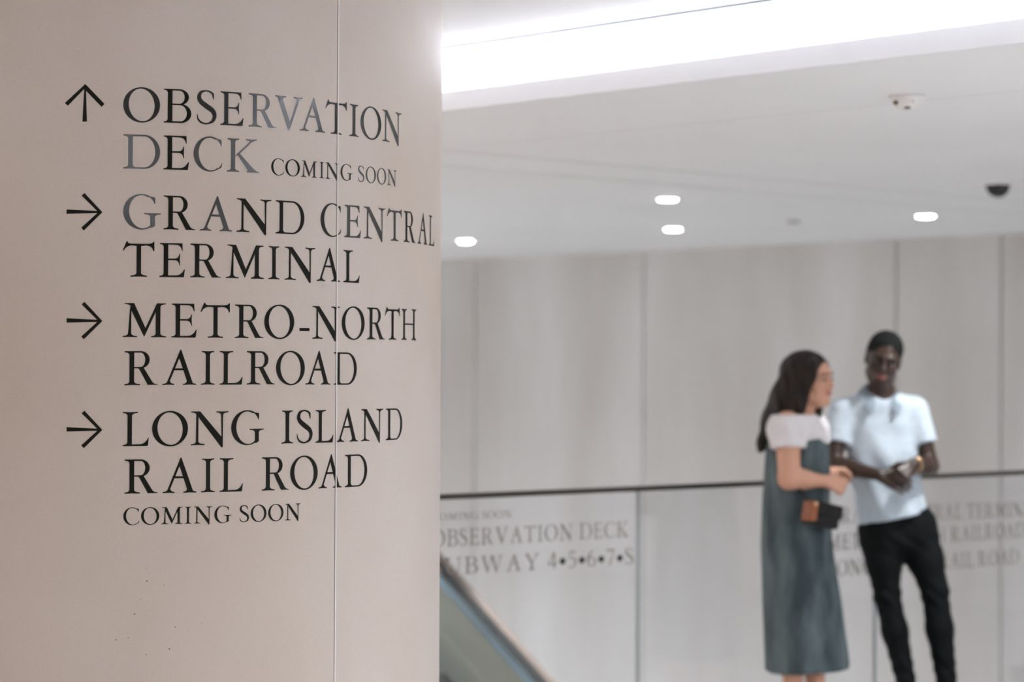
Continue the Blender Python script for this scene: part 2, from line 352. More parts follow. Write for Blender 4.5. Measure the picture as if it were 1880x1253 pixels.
    if ch == '4': return [rect(.36, 0, .47, 1), [(.0, .25), (.36, 1), (.45, 1), (.09, .30)], rect(.0, .24, .6, .32)]
    if ch == '5': return [rect(.12, .9, .52, 1), [(.12, 1), (.18, 1), (.13, .56), (.08, .56)]]+stroke([(.1, .58, .03), (.3, .62, .04), (.48, .5, .055), (.52, .32, .06), (.42, .1, .045), (.22, .02, .03), (.03, .05, .03)])
    if ch == '6': return ring(.3, .3, .29, .31, .19, .26)+stroke([(.5, 1.0, .01), (.28, .88, .04), (.09, .6, .055), (.06, .3, .05)])
    if ch == '7': return [rect(.02, .89, .56, 1), [(.5, .92), (.56, .92), (.26, 0), (.15, 0)]]
    if ch == '-': return [rect(0, .235, .34, .325)]
    if ch == '.': return ring(.2, .42, .2, .2, .001, .001)
    if ch == '>':    # arrow to the right
        return [rect(.0, .44, .9, .54), [(.40, 0), (.47, -.06), (1.0, .49), (.98, .49), (.86, .49)], [(.40, .98), (.47, 1.04), (1.0, .49), (.86, .49)]]
    return []
def glyph_tris(ch):
    polys = glyph(ch); out = []; lay = 0
    for P in polys:
        lay += not isinstance(P, Quad)
        k_ = 0 if isinstance(P, Quad) else lay
        Q = [P[0]]
        for q in P[1:]:
            if abs(q[0]-Q[-1][0])+abs(q[1]-Q[-1][1]) > 1e-5: Q.append(q)
        for t in tessellate_polygon([[Vector((x, y, 0)) for x, y in Q]]):
            tri = [Q[i] for i in t]
            ar = (tri[1][0]-tri[0][0])*(tri[2][1]-tri[0][1])-(tri[2][0]-tri[0][0])*(tri[1][1]-tri[0][1])
            if abs(ar) < 1e-9: continue
            out.append([(x, y, k_*2.5e-5) for x, y in (tri if ar > 0 else tri[::-1])])
    xs = [p[0] for t in out for p in t]
    return out, min(xs), max(xs)
GC = {}
def tris(ch):
    if ch not in GC: GC[ch] = glyph_tris(ch)
    return GC[ch]

# ------------------------------------------------------------------ round column with its directory
column = empty('column', (CW[0], CW[1], 0))
tag(column, 'thick round pale stone column carrying the black station directions', 'column')
SEG = 360
bm = bmesh.new(); lathe(bm, [(CR, 0), (CR, 1.4), (CR, UPPER+.05)], SEG); obj('shaft', bm, M['column'], column, True)
def th_of(x, y):                      # angle on the column surface (building frame) of a photo point, and its height
    q = col_hit(x, y); w = c2w(q-CC); return math.atan2(w[1], w[0]), q[2]
def wrap(th, r, z): return (r*math.cos(th), r*math.sin(th), z)
# vertical panel joint
thj = [th_of(622-7*y/1253+.0, y)[0] for y in (200, 1100)]; tj = sum(thj)/2
for nm, w0, w1, r, mt, lab in (('joint_strip', -.0026, .0014, .0009, 'strip', None), ('joint_gap', -.0046, -.0026, .0004, 'stripdark', 'thin dark line along the pale joint')):
    bm = bmesh.new()
    A = [wrap(tj+w0/CR, CR-.01, 0), wrap(tj+w0/CR, CR+r, 0), wrap(tj+w1/CR, CR+r, 0), wrap(tj+w1/CR, CR-.01, 0)]
    vs = [[bm.verts.new((x, y, z)) for x, y, _ in A] for z in (0, UPPER)]
    for i in range(4): bm.faces.new((vs[0][i], vs[0][(i+1) % 4], vs[1][(i+1) % 4], vs[1][i]))
    bmesh.ops.recalc_face_normals(bm, faces=bm.faces)
    o = obj(nm, bm, M[mt], column)
    if lab: tag(o, lab)
s_ = 6.26667
def T_(o, sc, *ls): return [(ch, o+a_/sc, o+b_/sc) for ch, a_, b_ in ls]
LINES = [
 ('OBSERVATION', [(257, 225.0), (325, 224.6), (408, 229.7), (464, 232.7), (558, 241.3), (588, 244.1), (617, 246.4), (649, 250.7), (708, 260.1)], .0,
   T_(210, s_, ('O', 100, 525), ('B', 565, 885), ('S', 948, 1175), ('E', 1215, 1485), ('R', 1540, 1865))+[('V', 504.5, 555.5)]+T_(510, s_, ('A', 248, 545), ('T', 545, 792), ('I', 820, 930), ('O', 950, 1190), ('N', 1200, 1420))),
 ('DECK', [(239, 309.7), (312, 311.7), (427, 315.9), (464, 317.3)], 0, T_(210, s_, ('D', 100, 525), ('E', 560, 858), ('C', 910, 1240), ('K', 1290, 1665))),
 ('COMING SOON', [(557, 325.1), (578, 326.4), (589, 327.7), (602, 328.6), (714, 340.2)], 1,
   T_(480, 6.963, ('C', 122, 285), ('O', 303, 490), ('M', 503, 712), ('I', 738, 800), ('N', 815, 992), ('G', 1008, 1165), ('S', 1233, 1315), ('O', 1330, 1462), ('O', 1475, 1593), ('N', 1607, 1725))),
 ('GRAND CENTRAL', [(314, 422.5), (378, 423.7), (414, 424.8), (446, 425.3), (516, 429.9), (646, 436.7), (674, 438.7), (724, 443), (746, 445), (769, 447.9), (791, 451.4)], 0,
   T_(210, s_, ('G', 100, 538), ('R', 562, 932), ('A', 980, 1355), ('N', 1402, 1805))+[('D', 505.4, 558.7)]+T_(510, s_, ('C', 490, 728), ('E', 762, 955), ('N', 985, 1238), ('T', 1255, 1423), ('R', 1445, 1585), ('A', 1605, 1720), ('L', 1735, 1798))),
 ('TERMINAL', [(255, 508.6), (314, 509.4), (362, 509.8), (425, 511), (472, 511.8), (532, 514.9), (590, 517), (615, 517.7), (644, 518.9)], 0,
   T_(210, s_, ('T', 95, 460), ('E', 515, 812), ('R', 870, 1228), ('M', 1280, 1720))+[('I', 492.1, 513.5)]+T_(510, s_, ('N', 75, 430), ('A', 445, 717), ('L', 752, 940))),
 ('METRO-NORTH', [(239, 619.8), (291, 620), (338, 620.3), (396, 620.5), (443, 620.6), (583, 623.3), (681, 623.8), (721, 624.4), (758, 624.9)], 0,
   T_(210, s_, ('M', 93, 598), ('E', 653, 947), ('T', 990, 1328), ('R', 1383, 1717))+[('O', 484.9, 540.0)]+T_(510, s_, ('-', 248, 363), ('N', 395, 713), ('O', 733, 998), ('R', 1022, 1232), ('T', 1230, 1400), ('H', 1420, 1590))),
 ('RAILROAD', [(242, 707.9), (309, 707.5), (348, 707.1), (381, 707), (424, 706.7), (465, 706.2), (569, 707.2), (631, 706.7)], 0,
   T_(210, s_, ('R', 113, 500), ('A', 550, 942), ('I', 993, 1155), ('L', 1208, 1475), ('R', 1520, 1850))+[('O', 506.5, 559.5)]+T_(510, s_, ('A', 315, 605), ('D', 640, 908))),
 ('LONG ISLAND', [(248, 819.6), (363, 817.9), (527, 815.3), (595, 813.4), (623, 812.1), (649, 811), (670, 810.2), (719, 808.6)], 0,
   T_(210, s_, ('L', 93, 397), ('O', 433, 847), ('N', 877, 1312), ('G', 1343, 1722))+T_(510, s_, ('I', 40, 178), ('S', 218, 400), ('L', 430, 638), ('A', 668, 922), ('N', 955, 1210), ('D', 1240, 1430))),
 ('RAIL ROAD', [(242, 907.5), (309, 906), (348, 904.8), (381, 903.9), (424, 903), (492, 902.3), (591, 897.6), (620, 895.7), (646, 894.3)], 0,
   T_(210, s_, ('R', 113, 500), ('A', 553, 945), ('I', 997, 1157), ('L', 1208, 1478))+[('R', 480.1, 530.7)]+T_(510, s_, ('O', 140, 458), ('A', 465, 735), ('D', 768, 1027))),
 ('COMING SOON', [(302, 963.4), (329, 962.6), (345, 962.2), (362, 961.7), (528, 956.1)], 1,
   T_(210, 5.222, ('C', 85, 237), ('O', 255, 430), ('M', 448, 655), ('I', 672, 738), ('N', 760, 938), ('G', 958, 1122), ('S', 1200, 1290), ('O', 1305, 1457), ('O', 1473, 1620), ('N', 1635, 1785))),
]
CAP = th_of(240, 645.0)[1]-th_of(240, 707.9)[1]
CAPS = th_of(310, 931.7)[1]-th_of(310, 963.0)[1]
print('CAP', CAP, CAPS)
def column_mesh(items):              # items: (triangles in angle/height) -> wrapped mesh, cut finely so it follows the curve
    bm = bmesh.new()
    for tri, g_ in items: bm.faces.new([bm.verts.new((x*CR, ly, z)) for x, z, ly in tri]).material_index = 'dmg'.index(g_)
    x0 = min(v.co.x for v in bm.verts); x1 = max(v.co.x for v in bm.verts)
    k = x0+.012
    while k < x1:
        bmesh.ops.bisect_plane(bm, geom=bm.verts[:]+bm.edges[:]+bm.faces[:], plane_co=(k, 0, 0), plane_no=(1, 0, 0)); k += .012
    for v in bm.verts: v.co = Vector(wrap(v.co.x/CR, CR+.0006+v.co.y, v.co.z))
    for f in bm.faces:
        f.normal_update(); cc = f.calc_center_median()
        if f.normal.x*cc.x+f.normal.y*cc.y < 0: f.normal_flip()
    return bm
shine = ['mdmmgggmmmg', 'gdgg', 'ddmmmmggggg', 'gdgddmgggddd']      # gloss chosen letter by letter to imitate bright reflections on the vinyl
for li, (text, base, small, letters) in enumerate(LINES):
    bt = np.array([th_of(x, y) for x, y in base])
    deg = 2 if len(base) > 5 else 1
    pf = np.polyfit(bt[:, 0]-bt[0, 0], bt[:, 1], deg)
    ym = np.mean([y for _, y in base])-(12 if small else 30)
    items = []; done = []
    for ch, xl, xr in letters:
        t, gx0, gx1 = tris(ch)
        a0, a1 = th_of(xl, ym)[0], th_of(xr, ym)[0]
        cap = CAPS if small else CAP
        zb = np.polyval(pf, (a0+a1)/2-bt[0, 0])
        sl = np.polyval(np.polyder(pf), (a0+a1)/2-bt[0, 0])
        for tri in t:
            P = []
            for x, y, ly in tri:
                an = a0+(a1-a0)*(x-gx0)/(gx1-gx0); P.append((an, zb+sl*(an-(a0+a1)/2)+y*cap, ly))
            items.append((P, shine[li % len(shine)][len(done)] if li < 4 else 'd'))
        done.append(ch)
    nm = text.lower()
    o = obj('lettering', column_mesh(items), M['vinyl'], column)
    for g_ in ('vinyl_satin', 'vinyl_gloss'): o.data.materials.append(M[g_])
    tag(o, 'black serif capitals reading '+text)
def arrow(pts_px):                   # polygons in photo pixels, laid on the column
    items = []
    for P in pts_px:
        for t in tessellate_polygon([[Vector((x, y, 0)) for x, y in P]]):
            items.append(([(*th_of(*P[i]), 2e-5*len(items)) for i in t], 'd'))
    return items
def A_(ox, oy, P): return [(ox+x/4.175, oy+y/4.175) for x, y in P]
up_a = [[(214, 349), (249, 349), (241, 70), (229, 70)], [(235, 60), (248, 78), (103, 227), (79, 206), (222, 74)], [(235, 60), (248, 72), (384, 213), (361, 236), (222, 92)]]
rt_a = [[(93, 1022), (93, 1056), (356, 1049), (356, 1035)], [(367, 1043), (352, 1059), (208, 916), (230, 896), (355, 1030)], [(367, 1043), (352, 1028), (205, 1162), (225, 1184), (356, 1054)]]
o = obj('arrow', column_mesh(arrow([A_(100, 140, P) for P in up_a])), M['vinyl'], column); tag(o, 'black arrow pointing up')
for oy, w in ((140, 'GRAND CENTRAL'), (140+199.9, 'METRO-NORTH'), (140+399.9, 'LONG ISLAND')):
    o = obj('arrow', column_mesh(arrow([A_(100, oy, P) for P in rt_a])), M['vinyl'], column); tag(o, 'black arrow pointing right beside '+w)

# ------------------------------------------------------------------ glass balustrade with lettering
bal = empty('glass_balustrade', (0, GUARD, 0))
tag(bal, 'frameless glass balustrade with thin dark top rail and directions on its panes', 'balustrade')
j1 = on_plane(1173, 1000, 1, GUARD)[0]; j2 = on_plane(1607, 1180, 1, GUARD)[0]; pw = j2-j1
ends = [j1-pw*k for k in (3, 2, 1)]+[j1, j2]+[j2+pw*k for k in (1, 2, 3)]
ends = [e for e in ends if e < WALL-.05]+[WALL-.02]
print('PANEL', pw, ends)
for A, B in zip(ends, ends[1:]):
    bm = bmesh.new(); box(bm, (A+.003, -.008, -.30), (B-.003, .008, RAIL-.02))
    o = obj('glass_panel', bm, M['glass'], bal)
    bm = bmesh.new(); box(bm, (B-.009, -.0085, -.29), (B-.0035, .0085, RAIL-.022))
    obj('glass_edge', bm, M['glass_edge'], o)
bm = bmesh.new(); box(bm, (ends[0], -.022, RAIL-.022), (ends[-1], .022, RAIL), .004); obj('top_rail', bm, M['dark_metal'], bal)
bm = bmesh.new(); box(bm, (ends[0], -.02, -.36), (ends[-1], .025, -.20), .004); obj('base_shoe', bm, M['dark_metal'], bal)
def pane_text(text, x0px, x1px, ypx0, ypx1, capx, label, gap=.14, sp=.38):
    """text between two baseline points seen in the photo, on the pane"""
    p0 = on_plane(x0px, ypx0, 1, GUARD); p1 = on_plane(x1px, ypx1, 1, GUARD)
    top = on_plane(x1px, ypx1-capx, 1, GUARD); cap = top[2]-p1[2]
    pos = 0; L_ = []
    for ch in text:
        if ch == ' ': pos += sp; continue
        t, a_, b_ = tris(ch); L_.append((ch, pos, pos+b_-a_)); pos += b_-a_+gap
    tot = L_[-1][2]; k = (p1[0]-p0[0])/tot
    bm = bmesh.new(); dots = []
    for ch, a0, a1 in L_:
        t, ga, gb = tris(ch); tgt = bm
        if ch == '.': tgt = bmesh.new(); dots.append(tgt)
        for tri in t:
            P = []
            for x, y, ly in tri:
                u = p0[0]+k*(a0+(x-ga)); f_ = (u-p0[0])/(p1[0]-p0[0])
                P.append((u, -.0095-ly, p0[2]+(p1[2]-p0[2])*f_+y*cap))
            tgt.faces.new([tgt.verts.new(q) for q in P])
    o = obj('lettering', bm, M['vinyl_far'], bal); tag(o, label)
    for bd in dots: tag(obj('bullet_dot', bd, M['dot'], o), 'solid black round dot')
pane_text('COMING SOON', 790, 936, 957, 950.5, 13.5, 'small grey capitals reading COMING SOON on the pane')
pane_text('OBSERVATION DECK', 788, 1152, 1005.5, 986, 29, 'grey capitals reading OBSERVATION DECK on the pane')
pane_text('SUBWAY 4.5.6.7.S', 790, 1160, 1058, 1036, 29.5, 'grey capitals reading SUBWAY 4 5 6 7 S on the pane', .17)
pane_text('GRAND CENTRAL TERMINAL', 1516, 1907, 962, 948, 26.5, 'brown capitals reading GRAND CENTRAL TERMINAL on the pane')
pane_text('METRO-NORTH RAILROAD', 1516, 1879, 1011.5, 986, 27, 'brown capitals reading METRO-NORTH RAILROAD on the pane')
pane_text('LONG ISLAND RAIL ROAD', 1516, 1868, 1059.5, 1035.5, 27, 'brown capitals reading LONG ISLAND RAIL ROAD on the pane')

# ------------------------------------------------------------------ escalator in the well
INC = math.radians(34); TN = math.tan(INC)
h0 = c2w(at(809, 1043, 14.0)); UE, VE, ZE = h0[0], h0[1], h0[2]      # a point on the far handrail
print('ESC', UE, VE, ZE)
esc = empty('escalator', (UE-.6, VE, 0)); tag(esc, 'escalator going down behind the glass with blue-grey steel rim and dark handrail', 'escalator')
vt = VE+(1.0-ZE)/TN                  # handrail reaches its landing height
vb = VE-(ZE+3.9)/TN
def hand_path(dz, ext_top=1.2):
    P = []; n0 = (0, math.sin(INC), math.cos(INC))
    P.append(((0, vt+ext_top-VE, 1.0+dz), (0, 0, 1))); P.append(((0, vt+.25-VE, 1.0+dz), (0, 0, 1)))
    P.append(((0, vt-.05-VE, 1.0-.02+dz), (0, .25, .96)))
    for k in range(13):
        v = vt-.25+(vb-vt+.25)*k/12; P.append(((0, v-VE, 1.0+(v-vt)*TN+dz/math.cos(INC)*1.0), n0))
    P.append(((0, vb-1.2-VE, -3.9+dz), (0, 0, 1)))
    return P
def shift(path, du): return [((P[0]+du, P[1], P[2]), N) for P, N in path]
def rounded(w, h, y0=0, n=5):
    out = []
    for cx, cy, a0 in ((w/2-h/2, y0, -90), (-w/2+h/2, y0, 90)):
        out += [(cx+h/2*math.cos(math.radians(a0+180*i/n)), cy+h/2*math.sin(math.radians(a0+180*i/n))) for i in range(n+1)]
    return out
for side, du in (('far', .6), ('near', -.6)):
    bm = bmesh.new(); extrude_profile(bm, shift(hand_path(0), du), rounded(.085, .04, -.01)); obj('handrail', bm, M['rubber'], esc, True)
    bm = bmesh.new(); extrude_profile(bm, shift(hand_path(0), du), [(-.03, -.19), (.03, -.19), (.035, -.032), (-.035, -.032)]); tag(obj('rail_profile', bm, M['steel'], esc), 'brushed steel rim under the handrail')
    bm = bmesh.new(); extrude_profile(bm, shift(hand_path(0), du+(.07 if du > 0 else -.07)), [(-.028, -.05), (.028, -.05), (.028, 0.0), (-.028, 0.0)]); obj('halo_strip', bm, M['brown_halo'], esc)  # added brown strip, imitates the brownish reflection halo beside the handrail
    bm = bmesh.new(); extrude_profile(bm, shift(hand_path(0), du), [(-.006, -.80), (.006, -.80), (.006, -.18), (-.006, -.18)]); obj('balustrade_panel', bm, M['green_panel'], esc)
    bm = bmesh.new(); extrude_profile(bm, shift(hand_path(0), du+(.03 if du > 0 else -.03)), [(-.05, -1.25), (.05, -1.25), (.05, -.80), (-.05, -.80)]); obj('skirt', bm, M['green_panel'], esc)
bm = bmesh.new(); extrude_profile(bm, hand_path(0), [(-.62, -1.6), (.62, -1.6), (.62, -1.25), (-.62, -1.25)]); obj('truss', bm, M['step'], esc)
for k in range(16):
    v = vt-.1-k*.40-VE; z = (v+VE-vt)*TN-.02
    bm = bmesh.new(); box(bm, (-.5, v-.38, z-.28), (.5, v+.02, z), .006)
    for g_ in range(40): box(bm, (-.49+g_*.025, v-.37, z), (-.482+g_*.025, v+.01, z+.008))
    obj('step', bm, M['step'], esc)

# ------------------------------------------------------------------ things on the ceiling
def downlight(pos, label, power=14, col=None, group=None, cone=62):
    r = empty('downlight', pos); tag(r, label, 'downlight', group)
    bm = bmesh.new(); lathe(bm, [(.055, 0), (.075, 0), (.075, -.004), (.055, -.006), (.055, 0)], 40); obj('trim_ring', bm, M['white_plastic'], r, True)
    bm = bmesh.new(); lathe(bm, [(0, -.013), (.03, -.012), (.048, -.009), (.055, -.003), (.055, -.001)], 40); obj('lens', bm, M['lamp'], r, True)
    l = bpy.data.lights.new('downlight_lamp', 'SPOT'); l.energy = power; l.spot_size = math.radians(cone); l.spot_blend = .4; l.shadow_soft_size = .05; l.color = col or WARM; l.shadow_soft_size = .035
    o = bpy.data.objects.new('downlight_lamp', l); COL.objects.link(o); o.parent = r; o.location = (0, 0, -.03)
    return r
for (x, y), lab in zip(((1226, 365), (1236, 420), (1699, 396), (855, 442)),
      ('nearer of the two stacked lit downlights in mid ceiling', 'farther of the two stacked lit downlights in mid ceiling',
       'lit downlight on the right, below the dark dome camera', 'lit downlight on the left, next to the column edge')):
    downlight(on_plane(x, y, 2, CEIL), lab, 150 if x == 1226 else 71)
dome = on_plane(1665, 176, 2, CEIL)
r = empty('ceiling_camera', dome); tag(r, 'white half-round multi-lens camera on the ceiling', 'security camera')
bm = bmesh.new(); lathe(bm, [(0, -.050), (.02, -.049), (.038, -.042), (.052, -.028), (.059, -.010), (.060, -.002), (.060, 0)], 48); obj('housing', bm, M['white_plastic'], r, True)
bm = bmesh.new(); lathe(bm, [(.060, 0), (.065, 0), (.065, -.003), (.060, -.004)], 48); obj('mounting_ring', bm, M['seam'], r, True)
for x_, y_, z_, rr in ((-.044, -.030, -.028, .010), (-.003, -.028, -.0455, .012), (.012, -.052, -.026, .003)):
    d_w = c2w(np.array([x_, y_, z_]))
    bm = bmesh.new(); bmesh.ops.create_uvsphere(bm, u_segments=20, v_segments=12, radius=rr)
    for v in bm.verts: v.co = Vector((v.co.x, v.co.y, v.co.z*(.45 if rr == .012 else .9)))+Vector(d_w)
    obj('camera_lens', bm, M['lens'], r, True)
p_ = on_plane(1832, 336, 2, CEIL)
r = empty('dome_camera', p_); tag(r, 'smoked dark dome camera on a wide round ceiling plate', 'security camera')
bm = bmesh.new(); lathe(bm, [(0, -.012), (.12, -.012), (.138, -.008), (.142, 0)], 56); obj('ceiling_plate', bm, M['ceiling'], r, True)
bm = bmesh.new(); lathe(bm, [(0, -.076), (.02, -.074), (.042, -.062), (.056, -.042), (.063, -.018), (.064, -.012)], 40); obj('dome', bm, M['smoked'], r, True)
p_ = on_plane(1456, 405, 2, CEIL)
r = empty('sprinkler_cover', p_); tag(r, 'faint grey round sprinkler cover on the far ceiling', 'sprinkler')
bm = bmesh.new(); lathe(bm, [(0, -.020), (.04, -.020), (.045, -.016), (.045, -.006), (.03, -.006), (.03, 0)], 32); obj('cover_plate', bm, M['seam'], r, True)

#PB#
# ------------------------------------------------------------------ people: distance fields turned into one smooth skin each
class Field:
    def __init__(s, lo, hi, h):
        s.lo = np.array(lo, float); s.h = h; s.n = np.ceil((np.array(hi)-s.lo)/h).astype(int)+1
        s.d = np.full(s.n, 1.0, np.float32)
    def sub(s, lo, hi):
        i0 = np.clip(np.floor((np.array(lo)-s.lo)/s.h).astype(int), 0, s.n-1); i1 = np.clip(np.ceil((np.array(hi)-s.lo)/s.h).astype(int)+1, 1, s.n)
        sl = tuple(slice(a_, b_) for a_, b_ in zip(i0, i1))
        g = np.meshgrid(*[s.lo[k]+s.h*np.arange(i0[k], i1[k]) for k in range(3)], indexing='ij')
        return sl, np.stack(g, -1)
    def put(s, lo, hi, fn, k=.02, op='u'):
        sl, P = s.sub(np.array(lo)-.09, np.array(hi)+.09)
        if min(P.shape[:3]) < 1: return
        v = fn(P).astype(np.float32); a_ = s.d[sl]
        if op == 'u':
            h_ = np.maximum(k-np.abs(a_-v), 0)/k; s.d[sl] = np.minimum(a_, v)-h_*h_*k*.25
        else:
            v = -v; h_ = np.maximum(k-np.abs(a_-v), 0)/k; s.d[sl] = np.maximum(a_, v)+h_*h_*k*.25
    def cone(s, a_, b_, r0, r1, k=.02, op='u', flat=None, end=None):
        a_, b_ = np.array(a_, float), np.array(b_, float); ab = b_-a_; L2 = ab@ab+1e-9; R = max(r0, r1)*(1.5 if flat is not None else 1)
        def fn(P):
            q = P-a_; t = np.clip(q@ab/L2, 0, 1); v = q-t[..., None]*ab
            if flat is not None:
                ax, f_ = flat; c_ = v@ax; v = v+(c_*(1/f_-1))[..., None]*ax
            o_ = np.linalg.norm(v, axis=-1)-(r0+(r1-r0)*t)
            return o_ if end is None else np.maximum(o_, (P-a_)@(ab/L2**.5)-end)
        s.put(np.minimum(a_, b_)-R, np.maximum(a_, b_)+R, fn, k, op)
    def ell(s, c, r, B=None, k=.02, op='u'):
        c = np.array(c, float); r = np.array(r, float); B = np.eye(3) if B is None else B; R = r.max()
        def fn(P):
            q = (P-c)@B.T; k0 = np.linalg.norm(q/r, axis=-1); k1 = np.linalg.norm(q/(r*r), axis=-1)+1e-9
            return k0*(k0-1)/k1
        s.put(c-R, c+R, fn, k, op)
    def cut(s, p, n):                      # keep the side the normal does not point to
        sl, P = s.sub(s.lo, s.lo+s.h*s.n); v = ((P-np.array(p))@np.array(n)).astype(np.float32); s.d[sl] = np.maximum(s.d[sl], v)
    def mesh(s):
        d = s.d; ins = d < 0; n = np.array(d.shape)
        c8 = [(i, j, k) for i in (0, 1) for j in (0, 1) for k in (0, 1)]
        def cr(o): return tuple(slice(o[i], n[i]-1+o[i]) for i in range(3))
        cnt = sum(ins[cr(o)].astype(np.int8) for o in c8); act = (cnt > 0) & (cnt < 8)
        idx = -np.ones(act.shape, np.int64); w = np.argwhere(act); idx[act] = np.arange(len(w))
        acc = np.zeros((len(w), 3)); num = np.zeros(len(w))
        V = {o: d[tuple((w+np.array(o)).T)] for o in c8}
        for o in c8:
            for ax in range(3):
                if o[ax]: continue
                o2 = tuple(o[i]+(i == ax) for i in range(3)); va, vb_ = V[o], V[o2]; m_ = (va < 0) != (vb_ < 0)
                t = np.where(m_, va/(va-vb_+1e-12), 0)
                p = np.tile(np.array(o, float), (len(w), 1)); p[:, ax] += t
                acc[m_] += p[m_]; num[m_] += 1
        vert = s.lo+s.h*(w+acc/num[:, None]); F = []
        for ax in range(3):
            b1, b2 = (ax+1) % 3, (ax+2) % 3
            A = [slice(1, n[i]-1) for i in range(3)]; A[ax] = slice(0, n[ax]-1)
            B = list(A); B[ax] = slice(1, n[ax]); ia, ib = ins[tuple(A)], ins[tuple(B)]
            e = np.argwhere(ia != ib)
            if not len(e): continue
            off = np.ones(3, int); off[ax] = 0; e = e+off; sgn = ins[tuple(e.T)]
            def cell(p, q):
                c = e.copy(); c[:, b1] -= p; c[:, b2] -= q; return idx[tuple(c.T)]
            Q = np.stack([cell(1, 1), cell(0, 1), cell(0, 0), cell(1, 0)], 1); Q[~sgn] = Q[~sgn][:, ::-1]; F.append(Q)
        return vert, np.concatenate(F)
def skin(name, F, m, parent, relax=2, warp=None):
    v, q = F.mesh()
    for _ in range(relax):
        acc = np.zeros_like(v); num = np.zeros(len(v))
        for a_, b_ in ((0, 1), (1, 2), (2, 3), (3, 0)):
            for x, y in ((a_, b_), (b_, a_)): np.add.at(acc, q[:, x], v[q[:, y]]); np.add.at(num, q[:, x], 1)
        v = v*.5+.5*acc/num[:, None]
    if warp: v = warp(v)
    me = bpy.data.meshes.new(name); me.from_pydata(v.tolist(), [], q.tolist()); me.update()
    return link(name, me, m, parent, True)
def unit(v): v = np.array(v, float); return v/np.linalg.norm(v)
def frame(fwd, up):                        # rows: right, forward, up
    f_ = unit(fwd); u_ = np.array(up, float); u_ = unit(u_-f_*(u_@f_)); return np.stack([np.cross(f_, u_), f_, u_])
def head(F, c, B, s=1.0, ear=(1, 1), jaw=1.0):
    L = lambda x, y, z: c+s*(np.array([x, y, z])@B)
    F.ell(L(0, -.014, .038), np.array([.073, .094, .082])*s, B, .03)
    F.ell(L(0, .022, -.035), np.array([.059*jaw, .062, .078])*s, B, .04)
    F.cone(L(-.018*jaw, .058, -.098), L(.018*jaw, .058, -.098), .019*s, .019*s, .03)
    F.cone(L(-.052*jaw, .0, -.062), L(-.02, .05, -.095), .016*s, .016*s, .03); F.cone(L(.052*jaw, .0, -.062), L(.02, .05, -.095), .016*s, .016*s, .03)
    F.ell(L(0, .070, .030), np.array([.050, .020, .013])*s, B, .02)
    for sx in (-1, 1):
        F.ell(L(sx*.040, .060, -.030), np.array([.022, .018, .020])*s, B, .025)
        F.ell(L(sx*.031, .094, .004), np.array([.017, .014, .011])*s, B, .012, 'd')
        if ear[0 if sx < 0 else 1]:
            F.ell(L(sx*.076, -.012, -.004), np.array([.010, .019, .031])*s, B, .008); F.ell(L(sx*.086, -.006, -.002), np.array([.006, .010, .018])*s, B, .006, 'd')
    F.cone(L(0, .082, .014), L(0, .104, -.024), .009*s, .013*s, .014)
    for sx in (-1, 1): F.ell(L(sx*.012, .092, -.028), np.array([.009, .011, .009])*s, B, .01)
    F.ell(L(0, .080, -.058), np.array([.026, .014, .016])*s, B, .016)
    return L
def face_bits(parent, L, B, s, mats, smile=True):
    def bit(name, c, r, m, lab=None):
        bm = bmesh.new(); bmesh.ops.create_uvsphere(bm, u_segments=20, v_segments=12, radius=1)
        for v in bm.verts: v.co = Vector(c+s*((np.array(v.co)*np.array(r))@B))
        o = obj(name, bm, m, parent, True)
        if lab: tag(o, lab)
        return o
    for sx in (-1, 1):
        e = bit('eye', L(sx*.031, .080, .004), (.0125, .0115, .0050), M['eye_white'])
        bit('iris', L(sx*.031, .0885, .003), (.0085, .0045, .0056), M['iris'], 'dark iris').parent = e
        bm = bmesh.new()
        P = [L(sx*x, y, z) for x, y, z in ((.014, .093, .024), (.030, .092, .030), (.048, .078, .024))]
        for p0, p1 in zip(P, P[1:]):
            d_ = p1-p0; n_ = 5
            for i in range(n_+1):
                r_ = bmesh.ops.create_uvsphere(bm, u_segments=10, v_segments=6, radius=(.0042 if mats['hair'] == M['hair_black'] else .0030)*s)
                for v in r_['verts']: v.co += Vector(p0+d_*i/n_)
        obj('eyebrow', bm, mats['hair'], parent, True)
    bm = bmesh.new()
    for dz, up_ in ((-.053, 1), (-.063, -1)):
        for i in range(15):
            t = (i-7)/7; x = t*.024; y = .0955-.014*t*t; z = dz+(.007*t*t if smile else 0)*1+(-.002*abs(t))*up_
            r_ = bmesh.ops.create_uvsphere(bm, u_segments=10, v_segments=6, radius=(.0052-.0022*t*t)*s)
            for v in r_['verts']: v.co += Vector(L(x, y, z))
    obj('lips', bm, mats['lips'], parent, True)
